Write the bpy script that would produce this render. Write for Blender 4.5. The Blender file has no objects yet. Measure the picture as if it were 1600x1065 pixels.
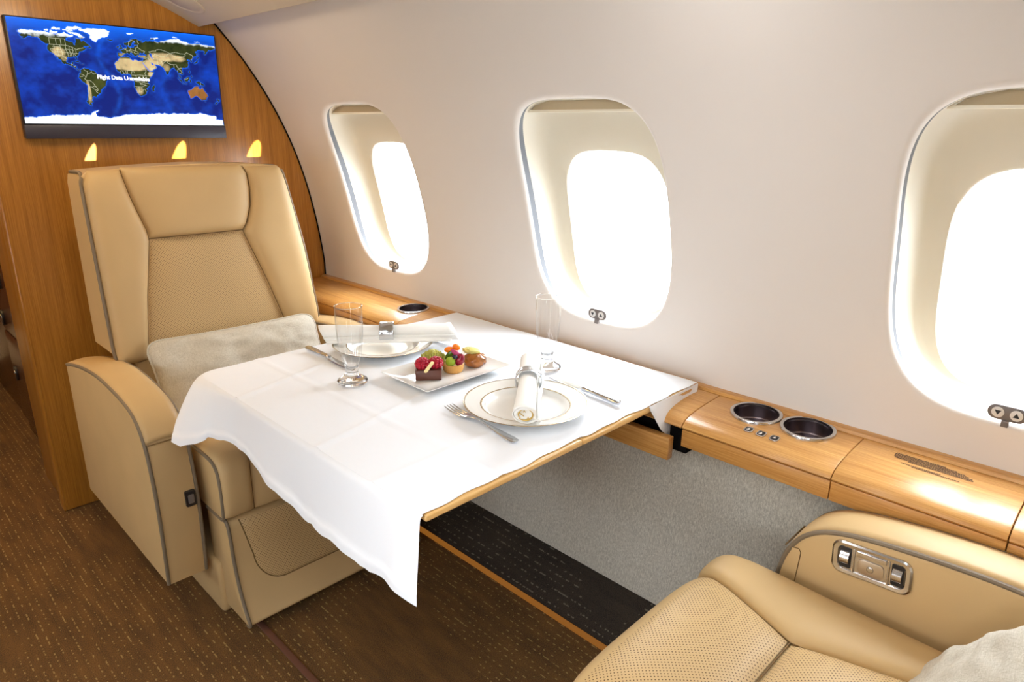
import bpy, bmesh, math, random
import numpy as np
from mathutils import Vector, Matrix, noise
PI = math.pi
C = bpy.context.scene.collection
SC = bpy.context.scene
random.seed(7)

# ---------------------------------------------------------------- camera, world, light, exposure
cam_d = bpy.data.cameras.new('camera')
cam = bpy.data.objects.new('camera', cam_d); C.objects.link(cam)
cam_d.sensor_width = 36.0; cam_d.lens = 23.9277; cam_d.clip_start = 0.02
R_ = ((0.70349142, -0.20625089, 0.68011793), (-0.71062331, -0.21853239, 0.66877358), (0.01069265, -0.95378413, -0.30030235))
cam.matrix_world = Matrix(((R_[0][0], -R_[0][1], -R_[0][2], 0), (R_[1][0], -R_[1][1], -R_[1][2], 0),
                           (R_[2][0], -R_[2][1], -R_[2][2], 1.22), (0, 0, 0, 1)))
SC.camera = cam
w = bpy.data.worlds.new('bright_sky'); SC.world = w; w.use_nodes = True
bg = w.node_tree.nodes['Background']
bg.inputs[0].default_value = (0.83, 0.92, 1.02, 1)
_t = w.node_tree; _g = _t.nodes.new('ShaderNodeTexCoord'); _s = _t.nodes.new('ShaderNodeSeparateXYZ'); _m = _t.nodes.new('ShaderNodeMapRange')
_m.inputs[1].default_value = -.2; _m.inputs[2].default_value = .8; _m.inputs[3].default_value = 11.5; _m.inputs[4].default_value = 30.0
_t.links.new(_g.outputs['Generated'], _s.inputs[0]); _t.links.new(_s.outputs[2], _m.inputs[0]); _t.links.new(_m.outputs[0], bg.inputs[1])   # overcast sky, brighter overhead
SC.view_settings.view_transform = 'Standard'; SC.view_settings.look = 'None'
SC.view_settings.gamma = 1.0; SC.view_settings.use_curve_mapping = False
SC.view_settings.exposure = -0.46

def area(name, loc, aim, sx, sy, power, col, portal=False, spread=180):
    l = bpy.data.lights.new(name, 'AREA'); l.shape = 'RECTANGLE'; l.size = sx; l.size_y = sy
    l.energy = power; l.color = col; l.spread = math.radians(spread)
    o = bpy.data.objects.new(name, l); C.objects.link(o); o.location = loc
    d = Vector(aim) - Vector(loc); o.rotation_euler = d.to_track_quat('-Z', 'Y').to_euler()
    if portal: l.cycles.is_portal = True
    return o
WIN_Y = [0.145 + 0.893 * k for k in (2, 1, 0, -1, -2)]
XC = 0.145                                                # cabin centre line
for yc in WIN_Y:
    area('daylight_portal', (1.52, yc, 0.98), (0, yc, 0.98), 0.5, 0.62, 1, (1, 1, 1), True)
    area('daylight_portal', (2 * XC - 1.52, yc, 0.98), (0.3, yc, 0.98), 0.5, 0.62, 1, (1, 1, 1), True)
# cabin lamps: ceiling wash, cove wash, forward galley lamp
area('ceiling_wash', (0.10, 0.2, 1.68), (0.25, 0.3, 0), 0.45, 3.2, 26, (0.80, 0.92, 1.0))
area('cove_wash', (0.985, 0.6, 1.60), (1.25, 0.6, 1.35), 0.03, 3.4, 8, (0.97, 0.98, 1.0))
area('bulkhead_wash', (0.45, 1.75, 1.62), (0.75, 2.41, 1.0), 0.25, 0.12, 3, (1.0, 0.8, 0.55))
area('galley_lamp', (0.0, 3.1, 1.66), (0.0, 3.0, 0), 0.3, 0.8, 14, (1.0, 0.62, 0.25))
area('aisle_lamp', (-0.15, 1.9, 1.66), (0.1, 1.8, 0), 0.25, 0.6, 5, (1.0, 0.66, 0.28))

# low sun slanting in through the far aft windows of the opposite side
_sun = bpy.data.lights.new('low_sun', 'SUN'); _sun.energy = 45.0; _sun.angle = math.radians(.06); _sun.color = (1.0, .94, .84)
_so = bpy.data.objects.new('low_sun', _sun); C.objects.link(_so); _so.rotation_euler = Vector((.283, 1, 0.0)).to_track_quat('-Z', 'Y').to_euler()

# ---------------------------------------------------------------- materials
def srgb(r, g, b):
    f = lambda c: (c / 255 / 12.92) if c / 255 <= .04045 else ((c / 255 + .055) / 1.055) ** 2.4
    return (f(r), f(g), f(b), 1)
class NT:
    def __init__(s, name):
        s.m = bpy.data.materials.new(name); s.m.use_nodes = True; s.t = s.m.node_tree
        s.b = s.t.nodes['Principled BSDF']; s.out = s.t.nodes['Material Output']
    def n(s, typ, **kw):
        x = s.t.nodes.new(typ)
        for k, v in kw.items(): setattr(x, k, v)
        return x
    def l(s, a, b): s.t.links.new(a, b)
    def math(s, op, a, b=None, c=None):
        x = s.n('ShaderNodeMath', operation=op)
        for i, v in enumerate((a, b, c)):
            if v is None: continue
            if isinstance(v, (int, float)): x.inputs[i].default_value = v
            else: s.l(v, x.inputs[i])
        return x.outputs[0]
    def coords(s, scale=(1, 1, 1)):
        tc = s.n('ShaderNodeTexCoord'); mp = s.n('ShaderNodeMapping'); mp.inputs['Scale'].default_value = scale
        s.l(tc.outputs['Object'], mp.inputs[0]); return mp.outputs[0]
    def noise(s, vec, scale, detail=3, rough=.55):
        x = s.n('ShaderNodeTexNoise'); x.inputs['Scale'].default_value = scale; x.inputs['Detail'].default_value = detail
        x.inputs['Roughness'].default_value = rough; s.l(vec, x.inputs['Vector']); return x.outputs['Fac']
    def ramp(s, fac, stops):
        x = s.n('ShaderNodeValToRGB'); e = x.color_ramp.elements
        while len(e) < len(stops): e.new(.5)
        for i, (p, c) in enumerate(stops): e[i].position = p; e[i].color = c
        s.l(fac, x.inputs[0]); return x.outputs[0]
    def bump(s, h, strength, dist=.001):
        x = s.n('ShaderNodeBump'); x.inputs['Strength'].default_value = strength; x.inputs['Distance'].default_value = dist
        s.l(h, x.inputs['Height']); s.l(x.outputs[0], s.b.inputs['Normal'])
    def set(s, **kw):
        for k, v in kw.items(): s.b.inputs[k.replace('_', ' ')].default_value = v
        return s
def plain(name, col, rough=.5, metal=0, bump=None, var=.06, vscale=8, **kw):
    t = NT(name); t.set(Roughness=rough, Metallic=metal, **kw)
    v = t.coords()
    c2 = tuple(max(0, c * (1 - var)) for c in col[:3]) + (1,)
    t.l(t.ramp(t.noise(v, vscale), [(.3, c2), (.7, col)]), t.b.inputs['Base Color'])
    if bump: t.bump(t.noise(v, bump[0], 2), bump[1], bump[2] if len(bump) > 2 else .001)
    return t.m
def wood(name, grain, dark, light, rough=.3, coat=.35):
    t = NT(name); sc = [420, 420, 420]; sc[grain] = 9
    v = t.coords(tuple(sc)); n1 = t.noise(v, 1.0, 5, .65)
    sc2 = [60, 60, 60]; sc2[grain] = 1.5
    n2 = t.noise(t.coords(tuple(sc2)), 1.0, 3)
    f = t.math('ADD', t.math('MULTIPLY', n1, .6), t.math('MULTIPLY', n2, .4))
    t.l(t.ramp(f, [(.36, dark), (.5, tuple((a + b) / 2 for a, b in zip(dark, light))), (.64, light)]), t.b.inputs['Base Color'])
    t.set(Roughness=rough, Coat_Weight=coat, Coat_Roughness=.25)
    t.bump(n1, .12, .0004); return t.m
def leather(name, col, perf=None, rough=.5):
    t = NT(name); v = t.coords(); t.set(Roughness=rough, Specular_IOR_Level=.35)
    c2 = tuple(c * .93 for c in col[:3]) + (1,)
    base = t.ramp(t.noise(v, 5, 2), [(.35, c2), (.65, col)])
    g = t.noise(v, 420, 2)
    if perf:
        sep = t.n('ShaderNodeSeparateXYZ'); t.l(v, sep.inputs[0])
        u_ = t.math('MULTIPLY', sep.outputs[0], 1 / .0072); v_ = t.math('MULTIPLY', sep.outputs['XYZ'.index(perf)], 1 / .0072)
        def dist(off):
            a = t.math('SUBTRACT', t.math('FRACT', t.math('ADD', u_, off)), .5); b = t.math('SUBTRACT', t.math('FRACT', t.math('ADD', v_, off)), .5)
            return t.math('ADD', t.math('MULTIPLY', a, a), t.math('MULTIPLY', b, b))
        d = t.math('MINIMUM', dist(.0), dist(.5))
        hole = t.math('LESS_THAN', d, .022)
        mx = t.n('ShaderNodeMix', data_type='RGBA'); t.l(hole, mx.inputs[0]); t.l(base, mx.inputs[6]); mx.inputs[7].default_value = srgb(105, 75, 40)
        t.l(mx.outputs[2], t.b.inputs['Base Color'])
        g = t.math('SUBTRACT', g, t.math('MULTIPLY', hole, 3))
    else: t.l(base, t.b.inputs['Base Color'])
    t.bump(g, .15, .0005); return t.m
def emit(name, col, strength):
    t = NT(name); t.set(Base_Color=(0, 0, 0, 1), Emission_Color=col, Emission_Strength=strength); return t.m
M = {}
LEA = srgb(206, 173, 122)
M['leather'] = leather('tan_leather', LEA)
M['perf_y'] = leather('perforated_tan_leather_flat', LEA, 'Y'); M['perf_z'] = leather('perforated_tan_leather_upright', LEA, 'Z')
M['piping'] = plain('taupe_piping', srgb(128, 112, 90), .6)
M['seam'] = plain('brown_seam_thread', srgb(120, 92, 52), .8)  # thread browner than the leather
M['wall'] = plain('cream_wall_covering', srgb(230, 222, 214), .62, bump=(220, .12), var=.03, vscale=2)
M['ceiling'] = plain('cream_ceiling_covering', srgb(205, 190, 168), .7, bump=(260, .08), var=.03)
M['wood_z'] = wood('honey_oak_upright', 2, srgb(150, 94, 26), srgb(192, 132, 52))
M['wood_y'] = wood('honey_oak_lengthwise', 1, srgb(182, 122, 54), srgb(220, 168, 98), .34, .3)
M['wood_x'] = wood('pale_oak_crosswise', 0, srgb(214, 164, 96), srgb(240, 200, 134), .3, .3)
M['wood_dark'] = wood('red_brown_gloss_veneer', 2, srgb(64, 34, 14), srgb(96, 54, 22), .25, .4)
M['reveal'] = plain('cream_window_reveal', srgb(216, 206, 186), .5, var=.02)
M['seal'] = plain('grey_gap_shadow', srgb(92, 92, 95), .45)
M['shade'] = plain('beige_shade_fabric', srgb(190, 172, 140), .8)
M['shade_bar'] = plain('cream_shade_bar', srgb(245, 235, 212), .4)
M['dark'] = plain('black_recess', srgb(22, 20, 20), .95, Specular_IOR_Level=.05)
M['black'] = plain('black_plastic', srgb(32, 30, 32), .35)
M['bezel'] = plain('dark_blue_grey_plastic', srgb(58, 56, 70), .4)
M['grey'] = plain('grey_plastic', srgb(118, 108, 102), .4)
M['white_plastic'] = plain('white_plastic', srgb(225, 220, 214), .4)
M['chrome'] = plain('satin_chrome', srgb(205, 202, 200), .18, 1, var=.03)
M['silver'] = plain('polished_silver', srgb(214, 217, 222), .16, 1, var=.02)
M['well'] = plain('brushed_steel_well', srgb(140, 128, 132), .3, 1)
M['porcelain'] = plain('white_porcelain', srgb(246, 243, 236), .12, var=.01, Coat_Weight=.5)
M['gilt'] = plain('gilt_rim', srgb(205, 188, 160), .2, .9)
M['gold'] = plain('gold_print', srgb(212, 176, 84), .35, .4)
M['napkin'] = plain('white_napkin_linen', srgb(248, 246, 240), .8, bump=(900, .15), var=.01)
M['choc'] = plain('dark_chocolate', srgb(92, 48, 34), .4)
M['whitechoc'] = plain('white_chocolate', srgb(246, 226, 160), .4)
M['rasp'] = plain('raspberry_red', srgb(196, 20, 50), .3, var=.4, vscale=120)
M['straw'] = plain('glazed_strawberry', srgb(150, 16, 44), .15, var=.3, vscale=90)
M['grape'] = plain('green_grape', srgb(160, 186, 50), .12, Subsurface_Weight=.2)
M['kiwi'] = plain('kiwi_green', srgb(86, 120, 24), .2, var=.3, vscale=150)
M['blue'] = plain('blueberry', srgb(42, 40, 66), .35)
M['orange'] = plain('orange_melon', srgb(250, 130, 14), .25)
M['leafy'] = plain('pistachio_frill', srgb(196, 190, 80), .5, var=.35, vscale=160)
M['crust'] = plain('baked_crust', srgb(224, 166, 86), .6, var=.2, vscale=90)
M['choux'] = plain('glazed_choux', srgb(176, 104, 36), .25, var=.4, vscale=70, bump=(110, .6, .003), Coat_Weight=.6)
M['apple'] = plain('apple_slice', srgb(228, 218, 130), .3, var=.15, vscale=120)
M['pink'] = plain('pink_petal', srgb(206, 70, 120), .4, var=.3, vscale=100)

def linen(name, c1, c2):
    t = NT(name); v = t.coords((1, 1, 1)); t.set(Roughness=.9)
    n1 = t.noise(t.coords((900, 120, 120)), 1, 2); n2 = t.noise(t.coords((120, 900, 900)), 1, 2)
    f = t.math('MULTIPLY', t.math('ADD', n1, n2), .5)
    t.l(t.ramp(f, [(.38, c1), (.62, c2)]), t.b.inputs['Base Color']); t.bump(f, .3, .0006); return t.m
M['linen'] = linen('pale_linen', srgb(182, 172, 152), srgb(208, 200, 184))
def tweed():
    t = NT('grey_tweed'); t.set(Roughness=.95)
    n1 = t.noise(t.coords((500, 420, 120)), 1, 3); n2 = t.noise(t.coords(), 420, 2)
    f = t.math('ADD', t.math('MULTIPLY', n1, .6), t.math('MULTIPLY', n2, .4))
    t.l(t.ramp(f, [(.36, srgb(172, 166, 152)), (.52, srgb(204, 198, 184)), (.68, srgb(230, 226, 212))]), t.b.inputs['Base Color'])
    t.bump(f, .2, .0006); return t.m
M['tweed'] = tweed()
def carpet(name, base, alt, dash, amount):
    t = NT(name); t.set(Roughness=.97); v = t.coords()
    sep = t.n('ShaderNodeSeparateXYZ'); t.l(v, sep.inputs[0])
    rows = t.math('FRACT', t.math('MULTIPLY', sep.outputs[0], 1 / .016))
    line = t.math('LESS_THAN', t.math('ABSOLUTE', t.math('SUBTRACT', rows, .5)), .10)
    n = t.noise(t.coords((50, 95, 50)), 1, 1); on = t.math('GREATER_THAN', n, .56)
    patch = t.noise(v, 3.0, 2); on2 = t.math('GREATER_THAN', patch, amount)
    k = t.math('MULTIPLY', t.math('MULTIPLY', line, on), on2)
    pile = t.noise(v, 380, 3); big = t.noise(t.coords((30, 6, 30)), 1, 2)
    f = t.math('ADD', t.math('MULTIPLY', pile, .65), t.math('MULTIPLY', big, .35))
    b = t.ramp(f, [(.34, alt), (.66, base)])
    mx = t.n('ShaderNodeMix', data_type='RGBA'); t.l(t.math('MULTIPLY', k, .38), mx.inputs[0]); t.l(b, mx.inputs[6]); mx.inputs[7].default_value = dash
    t.l(mx.outputs[2], t.b.inputs['Base Color'])
    t.bump(pile, .9, .004); return t.m
M['carpet'] = carpet('brown_carpet', srgb(136, 96, 46), srgb(68, 46, 18), srgb(224, 190, 116), .42)
M['carpet_dark'] = carpet('dark_brown_carpet', srgb(70, 58, 46), srgb(30, 23, 18), srgb(160, 148, 130), .4)
M['track'] = plain('brown_track_cover', srgb(110, 70, 52), .7)
def cloth_mat():
    t = NT('white_tablecloth_cotton'); t.set(Roughness=.85, Base_Color=srgb(246, 248, 252))
    n1 = t.noise(t.coords((1100, 1100, 1100)), 1, 1); n2 = t.noise(t.coords((9, 14, 9)), 1, 3)
    f = t.math('ADD', t.math('MULTIPLY', n1, .02), n2); t.bump(f, .12, .012); return t.m
M['cloth'] = cloth_mat()
def glassm(name, thin):
    t = NT(name)
    if thin:
        tr = t.n('ShaderNodeBsdfTransparent'); gl = t.n('ShaderNodeBsdfGlossy'); gl.inputs['Roughness'].default_value = .02
        lw = t.n('ShaderNodeLayerWeight'); fr = t.math('ADD', t.math('MULTIPLY', t.math('POWER', lw.outputs['Facing'], 5), .2), .012)
        mx = t.n('ShaderNodeMixShader'); t.l(fr, mx.inputs[0]); t.l(tr.outputs[0], mx.inputs[1]); t.l(gl.outputs[0], mx.inputs[2])
        t.l(mx.outputs[0], t.out.inputs[0])
    else: t.set(Base_Color=(1, 1, 1, 1), Roughness=.0, Transmission_Weight=1.0, IOR=1.45)
    return t.m
M['pane'] = glassm('clear_window_pane', True); M['glass'] = glassm('clear_drinking_glass', False)
def thin_glass():
    t = NT('clear_thin_glass'); tr = t.n('ShaderNodeBsdfTransparent'); tr.inputs[0].default_value = (.985, .985, .98, 1); gl = t.n('ShaderNodeBsdfGlossy'); gl.inputs['Roughness'].default_value = .03
    lw = t.n('ShaderNodeLayerWeight'); fr = t.math('ADD', t.math('MULTIPLY', t.math('POWER', lw.outputs['Facing'], 2.6), .8), .05)
    mx = t.n('ShaderNodeMixShader'); t.l(fr, mx.inputs[0]); t.l(tr.outputs[0], mx.inputs[1]); t.l(gl.outputs[0], mx.inputs[2]); t.l(mx.outputs[0], t.out.inputs[0]); return t.m
M['thin_glass'] = thin_glass()
M['led'] = emit('amber_floor_light', (1.0, .36, .05, 1), .34)
M['caption'] = emit('white_screen_text', (1, 1, 1, 1), 1.9)

# ---------------------------------------------------------------- mesh helpers
def fin(bm, recalc=True):
    if recalc: bmesh.ops.recalc_face_normals(bm, faces=bm.faces)
    return bm
def obj(name, bm, mats, parent=None, smooth=True, ang=38):
    me = bpy.data.meshes.new(name); bm.to_mesh(me); bm.free()
    for m in (mats if isinstance(mats, (list, tuple)) else [mats]): me.materials.append(M[m] if isinstance(m, str) else m)
    if smooth:
        me.polygons.foreach_set('use_smooth', [True] * len(me.polygons)); me.set_sharp_from_angle(angle=math.radians(ang))
    o = bpy.data.objects.new(name, me); C.objects.link(o)
    if parent: o.parent = parent
    return o
def tag(o, label, cat, group=None):
    o['label'] = label; o['category'] = cat
    if group: o['group'] = group
    return o
def thing(name, label, cat, loc=(0, 0, 0), rotz=0, group=None):
    o = bpy.data.objects.new(name, None); C.objects.link(o); o.location = loc; o.rotation_euler = (0, 0, rotz); o.empty_display_size = .05
    return tag(o, label, cat, group)
def struct(name, bm, mats, parent=None, **kw):
    o = obj(name, bm, mats, parent, **kw)
    if parent is None: o['kind'] = 'structure'
    return o
def grid(bm, P, closed_u=False, closed_v=False, mi=0):
    nu = len(P); nv = len(P[0]); V = [[bm.verts.new(p) for p in row] for row in P]
    for i in range(nu if closed_u else nu - 1):
        for j in range(nv if closed_v else nv - 1):
            a, b, c, d = V[i][j], V[(i + 1) % nu][j], V[(i + 1) % nu][(j + 1) % nv], V[i][(j + 1) % nv]
            q = []
            for x in (a, b, c, d):
                if x not in q: q.append(x)
            f = bm.faces.new(q); f.material_index = mi
    return V
def rbox(bm, x0, x1, y0, y1, z0, z1, r=.004, seg=2, mi=0):
    b2 = bmesh.new(); bmesh.ops.create_cube(b2, size=1)
    for v in b2.verts: v.co = Vector(((x0 + x1) / 2 + v.co.x * (x1 - x0), (y0 + y1) / 2 + v.co.y * (y1 - y0), (z0 + z1) / 2 + v.co.z * (z1 - z0)))
    if r > 0: bmesh.ops.bevel(b2, geom=b2.edges[:], offset=r, segments=seg, profile=.5, affect='EDGES')
    for f in b2.faces: f.material_index = mi
    me = bpy.data.meshes.new('t'); b2.to_mesh(me); b2.free(); bm.from_mesh(me); bpy.data.meshes.remove(me); return bm
def box(*a, **k): return rbox(bmesh.new(), *a, **k)
def spline(pts, n=8, closed=False):
    pts = [Vector(p) for p in pts]; out = []; N = len(pts)
    for i in range(N if closed else N - 1):
        g = lambda k: pts[k % N] if closed else pts[max(0, min(N - 1, k))]
        p0, p1, p2, p3 = g(i - 1), g(i), g(i + 1), g(i + 2)
        for k in range(n):
            t = k / n
            out.append(.5 * ((2 * p1) + (p2 - p0) * t + (2 * p0 - 5 * p1 + 4 * p2 - p3) * t * t + (3 * p1 - p0 - 3 * p2 + p3) * t ** 3))
    if not closed: out.append(pts[-1].copy())
    return out
def tube(bm, pts, r, n=8, closed=False, cap=True, mi=0):
    pts = [Vector(p) for p in pts]; N = len(pts); rr = r if callable(r) else (lambda t: r); P = []; up = None
    for i in range(N):
        a = pts[(i - 1) % N] if (closed or i > 0) else pts[i]; b = pts[(i + 1) % N] if (closed or i < N - 1) else pts[i]
        t = (b - a).normalized()
        if up is None: up = t.orthogonal().normalized()
        up = (up - t * up.dot(t)).normalized(); s = t.cross(up); rad = rr(i / (N - 1))
        P.append([pts[i] + (up * math.cos(2 * PI * k / n) + s * math.sin(2 * PI * k / n)) * rad for k in range(n)])
    V = grid(bm, P, closed_u=closed, closed_v=True, mi=mi)
    if cap and not closed:
        for row in (V[0], V[-1]):
            try: bm.faces.new(row).material_index = mi
            except ValueError: pass
    return bm
def lathe(bm, prof, n=48, c=(0, 0, 0), mi=0):
    P = [[Vector((c[0] + max(r, 1e-5) * math.cos(2 * PI * k / n), c[1] + max(r, 1e-5) * math.sin(2 * PI * k / n), c[2] + z)) for k in range(n)] for r, z in prof]
    grid(bm, P, closed_v=True, mi=mi); bmesh.ops.remove_doubles(bm, verts=bm.verts, dist=2e-5); return fin(bm)
def inset2d(pts, d):
    N = len(pts); out = []; A = sum(pts[i][0] * pts[(i + 1) % N][1] - pts[(i + 1) % N][0] * pts[i][1] for i in range(N)); sg = 1 if A > 0 else -1
    for i in range(N):
        p = Vector(pts[i - 1]); q = Vector(pts[i]); r = Vector(pts[(i + 1) % N])
        e1 = (q - p); e2 = (r - q)
        n1 = Vector((-e1.y, e1.x)).normalized() * sg; n2 = Vector((-e2.y, e2.x)).normalized() * sg
        m = n1 + n2
        if m.length < 1e-6: m = n1
        m.normalize(); k = max(.5, m.dot(n1)); out.append(q + m * (d / k))
    return out
def loft(bm, outline, t0, t1, r, fmap, seg=3, mi=0):
    """extrude a 2D outline between t0 and t1 with rounded rims; fmap(u,v,t) gives the point"""
    L = [(r * (1 - math.sin(PI / 2 * k / seg)), r * (1 - math.cos(PI / 2 * k / seg))) for k in range(seg + 1)]
    layers = [(d, t0 + o) for d, o in L] + [(d, t1 - o) for d, o in reversed(L)]
    P = []
    for d, t in layers:
        pts = inset2d(outline, d) if d > 1e-6 else [Vector(p) for p in outline]
        P.append([fmap(p[0], p[1], t) for p in pts])
    V = grid(bm, P, closed_v=True, mi=mi)
    for row in (V[0], V[-1]):
        f = bm.faces.new(row); f.material_index = mi
    return fin(bm)
def rrect(w_, h_, r, n=6, cx=0, cy=0):
    o = []
    for sx, sy, a0 in ((1, 1, 0), (-1, 1, 90), (-1, -1, 180), (1, -1, 270)):
        for k in range(n + 1):
            a = math.radians(a0 + 90 * k / n); o.append((cx + sx * (w_ / 2 - r) + r * math.cos(a), cy + sy * (h_ / 2 - r) + r * math.sin(a)))
    return o
def solid(o, th, off=0, ang=50):
    md = o.modifiers.new('thick', 'SOLIDIFY'); md.thickness = th; md.offset = off
    dg = bpy.context.evaluated_depsgraph_get(); me = bpy.data.meshes.new_from_object(o.evaluated_get(dg)); o.modifiers.clear(); o.data = me
    me.set_sharp_from_angle(angle=math.radians(ang))
def lerp(xs, ys, v): return float(np.interp(v, xs, ys))
def sm(t): t = max(0, min(1, t)); return t * t * (3 - 2 * t)

# ---------------------------------------------------------------- cabin shell
PC = (-0.274208, 0.43869734, -0.31413071, 1.48167243)
def wx(z):
    z2 = max(z, .70); x = ((PC[0] * z2 + PC[1]) * z2 + PC[2]) * z2 + PC[3]
    return x
YA, YB = -2.0, 2.43
YR = -6.4                                                  # aft end of the modelled cabin
HW, HZ0, HZ1 = .2145, .738, 1.281
def hole(t, k=0.0):
    c, s = math.cos(t), math.sin(t); n = 3.9 if s > 0 else 3.2
    hz = (HZ1 - HZ0) / 2; zc = (HZ1 + HZ0) / 2
    e = 2.0 / n
    return (HW + k) * math.copysign(abs(c) ** e, c), zc + (hz + k) * math.copysign(abs(s) ** e, s)
NT_ = 96
TS = [2 * PI * (i + .5) / NT_ for i in range(NT_)]
def apert(t):
    c, s = math.cos(t), math.sin(t); e = 2 / 3.6
    return .158 * math.copysign(abs(c) ** e, c), .960 + .206 * math.copysign(abs(s) ** e, s)
def side_wall(side):
    bm = bmesh.new(); X = (lambda x: x) if side > 0 else (lambda x: 2 * XC - x)
    z0, z1 = .56, 1.70; half = .4465
    for yc in WIN_Y:
        rows = []
        bnd = []
        for t in TS:                                         # project hole point to the cell rectangle
            a, b = hole(t); b -= 1.01
            k = min(half / abs(a) if abs(a) > 1e-6 else 9e9, ((z1 - 1.01) if b > 0 else (1.01 - z0)) / abs(b) if abs(b) > 1e-6 else 9e9)
            bnd.append((a * k, 1.01 + b * k))
        cs = [(half, z1), (-half, z1), (-half, z0), (half, z0)]
        for cnr in cs:
            i = min(range(NT_), key=lambda q: (bnd[q][0] - cnr[0]) ** 2 + (bnd[q][1] - cnr[1]) ** 2); bnd[i] = cnr
        for lv in (0, .04, .1, .2, .32, .46, .6, .74, .88, 1):
            row = []
            for i, t in enumerate(TS):
                a, b = hole(t, .012); y = a + (bnd[i][0] - a) * lv; z = b + (bnd[i][1] - b) * lv
                row.append((X(wx(z)), yc + y, z))
            rows.append(row)
        rows.reverse()
        for k, dep in ((.008, .0006), (.004, .0028), (.001, .007), (0, .013)):   # rounded lip
            rows.append([(X(wx(hole(t, k)[1]) + dep), yc + hole(t, k)[0], hole(t, k)[1]) for t in TS])
        grid(bm, rows, closed_v=True)
    if side < 0:                                             # aft windows: plain small openings
        for k, tb in ((-3, .5), (-4, .051), (-5, .038), (-6, .032)):
            yc = .145 + .893 * k
            bnd = []
            for t in TS:
                a, b = apert(t); b -= 1.01
                q = min(half / abs(a), ((z1 - 1.01) if b > 0 else (1.01 - z0)) / abs(b)); bnd.append((a * q, 1.01 + b * q))
            for cnr in [(half, z1), (-half, z1), (-half, z0), (half, z0)]:
                i = min(range(NT_), key=lambda q: (bnd[q][0] - cnr[0]) ** 2 + (bnd[q][1] - cnr[1]) ** 2); bnd[i] = cnr
            rows = []
            for lv in (1, .6, .3, 0):
                rows.append([])
                for i, t in enumerate(TS):
                    a, b = apert(t); y = a + (bnd[i][0] - a) * lv; z = b + (bnd[i][1] - b) * lv; rows[-1].append((X(wx(z)), yc + y, z))
            rows.append([(X(wx(apert(t)[1]) + min(tb, .06)), yc + apert(t)[0], apert(t)[1]) for t in TS])
            V = grid(bm, rows, closed_v=True)
            if tb > .4: bm.faces.new(V[-1])                  # blank added to close this opening and stop its sun patch
    zs = [z0 + (z1 - z0) * i / 96 for i in range(97)]
    for ya, yb in ((WIN_Y[0] + half, YB if side > 0 else 4.9), (YR, WIN_Y[-1] - half if side > 0 else .145 + .893 * -6 - half)):
        grid(bm, [[(X(wx(z) + .0012), y, z) for z in zs] for y in (ya - .012, yb + .012)])
    return fin(bm)
bm = side_wall(1)
struct('wall_right', bm, 'wall')
struct('wall_left', side_wall(-1), 'wall')
# lower closing panels and upper shell
bm = bmesh.new()
for sx in (1, -1):
    X = (lambda x: x) if sx > 0 else (lambda x: 2 * XC - x)
    grid(bm, [[(X(wx(.7) + .002), y, z) for z in (-.02, .3, .58)] for y in (YR, 4.9)])
struct('trim_1', fin(bm), 'dark')
bm = bmesh.new(); top = [(wx(1.70), 1.70), (.72, 1.83), (.45, 1.90), (XC, 1.92)]
top += [(2 * XC - x, z) for x, z in reversed(top[:-1])]
grid(bm, [[(x, y, z) for x, z in top] for y in (YR, 4.9)]); struct('ceiling', fin(bm), 'ceiling')
# dropped ceiling panel
half_p = [(.991, 1.516), (.966, 1.527), (.942, 1.539), (.90, 1.558), (.852, 1.578), (.75, 1.615), (.60, 1.655), (.40, 1.69), (XC, 1.70)]
prof = half_p + [(2 * XC - x, z) for x, z in reversed(half_p[:-1])]
upper = [(x, z + .014) for x, z in prof]
bm = bmesh.new()
loop = prof + upper[::-1]
P = [[(x, y, z) for x, z in loop] for y in (YA, 2.408)]
V = grid(bm, P, closed_v=True)
for row in V: bm.faces.new(row)
struct('trim_2', fin(bm), 'ceiling', ang=25)
# reading light flush in the ceiling panel
def panel_z(x): return lerp([p[0] for p in half_p[::-1]], [p[1] for p in half_p[::-1]], x)
LX, LY = .878, 2.25
# floor and end walls
bm = box(-1.3, 1.45, YR, 4.9, -.05, 0, r=0); struct('floor', bm, 'carpet', smooth=False)
bm = box(-1.2, 1.37, -2.66, -2.60, 0, 1.108, r=.004); struct('wall_sun_blocker', bm, 'wood_z')   # unseen partition added to cut off the sun below seat-top height
bm = box(-1.3, 1.5, YR - .06, YR, -.02, 1.95, r=0); struct('wall_rear', bm, 'wall', smooth=False)
bm = box(-1.3, 1.5, 4.9, 4.96, -.02, 1.95, r=0); struct('wall_front', bm, 'wood_dark', smooth=False)

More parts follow.
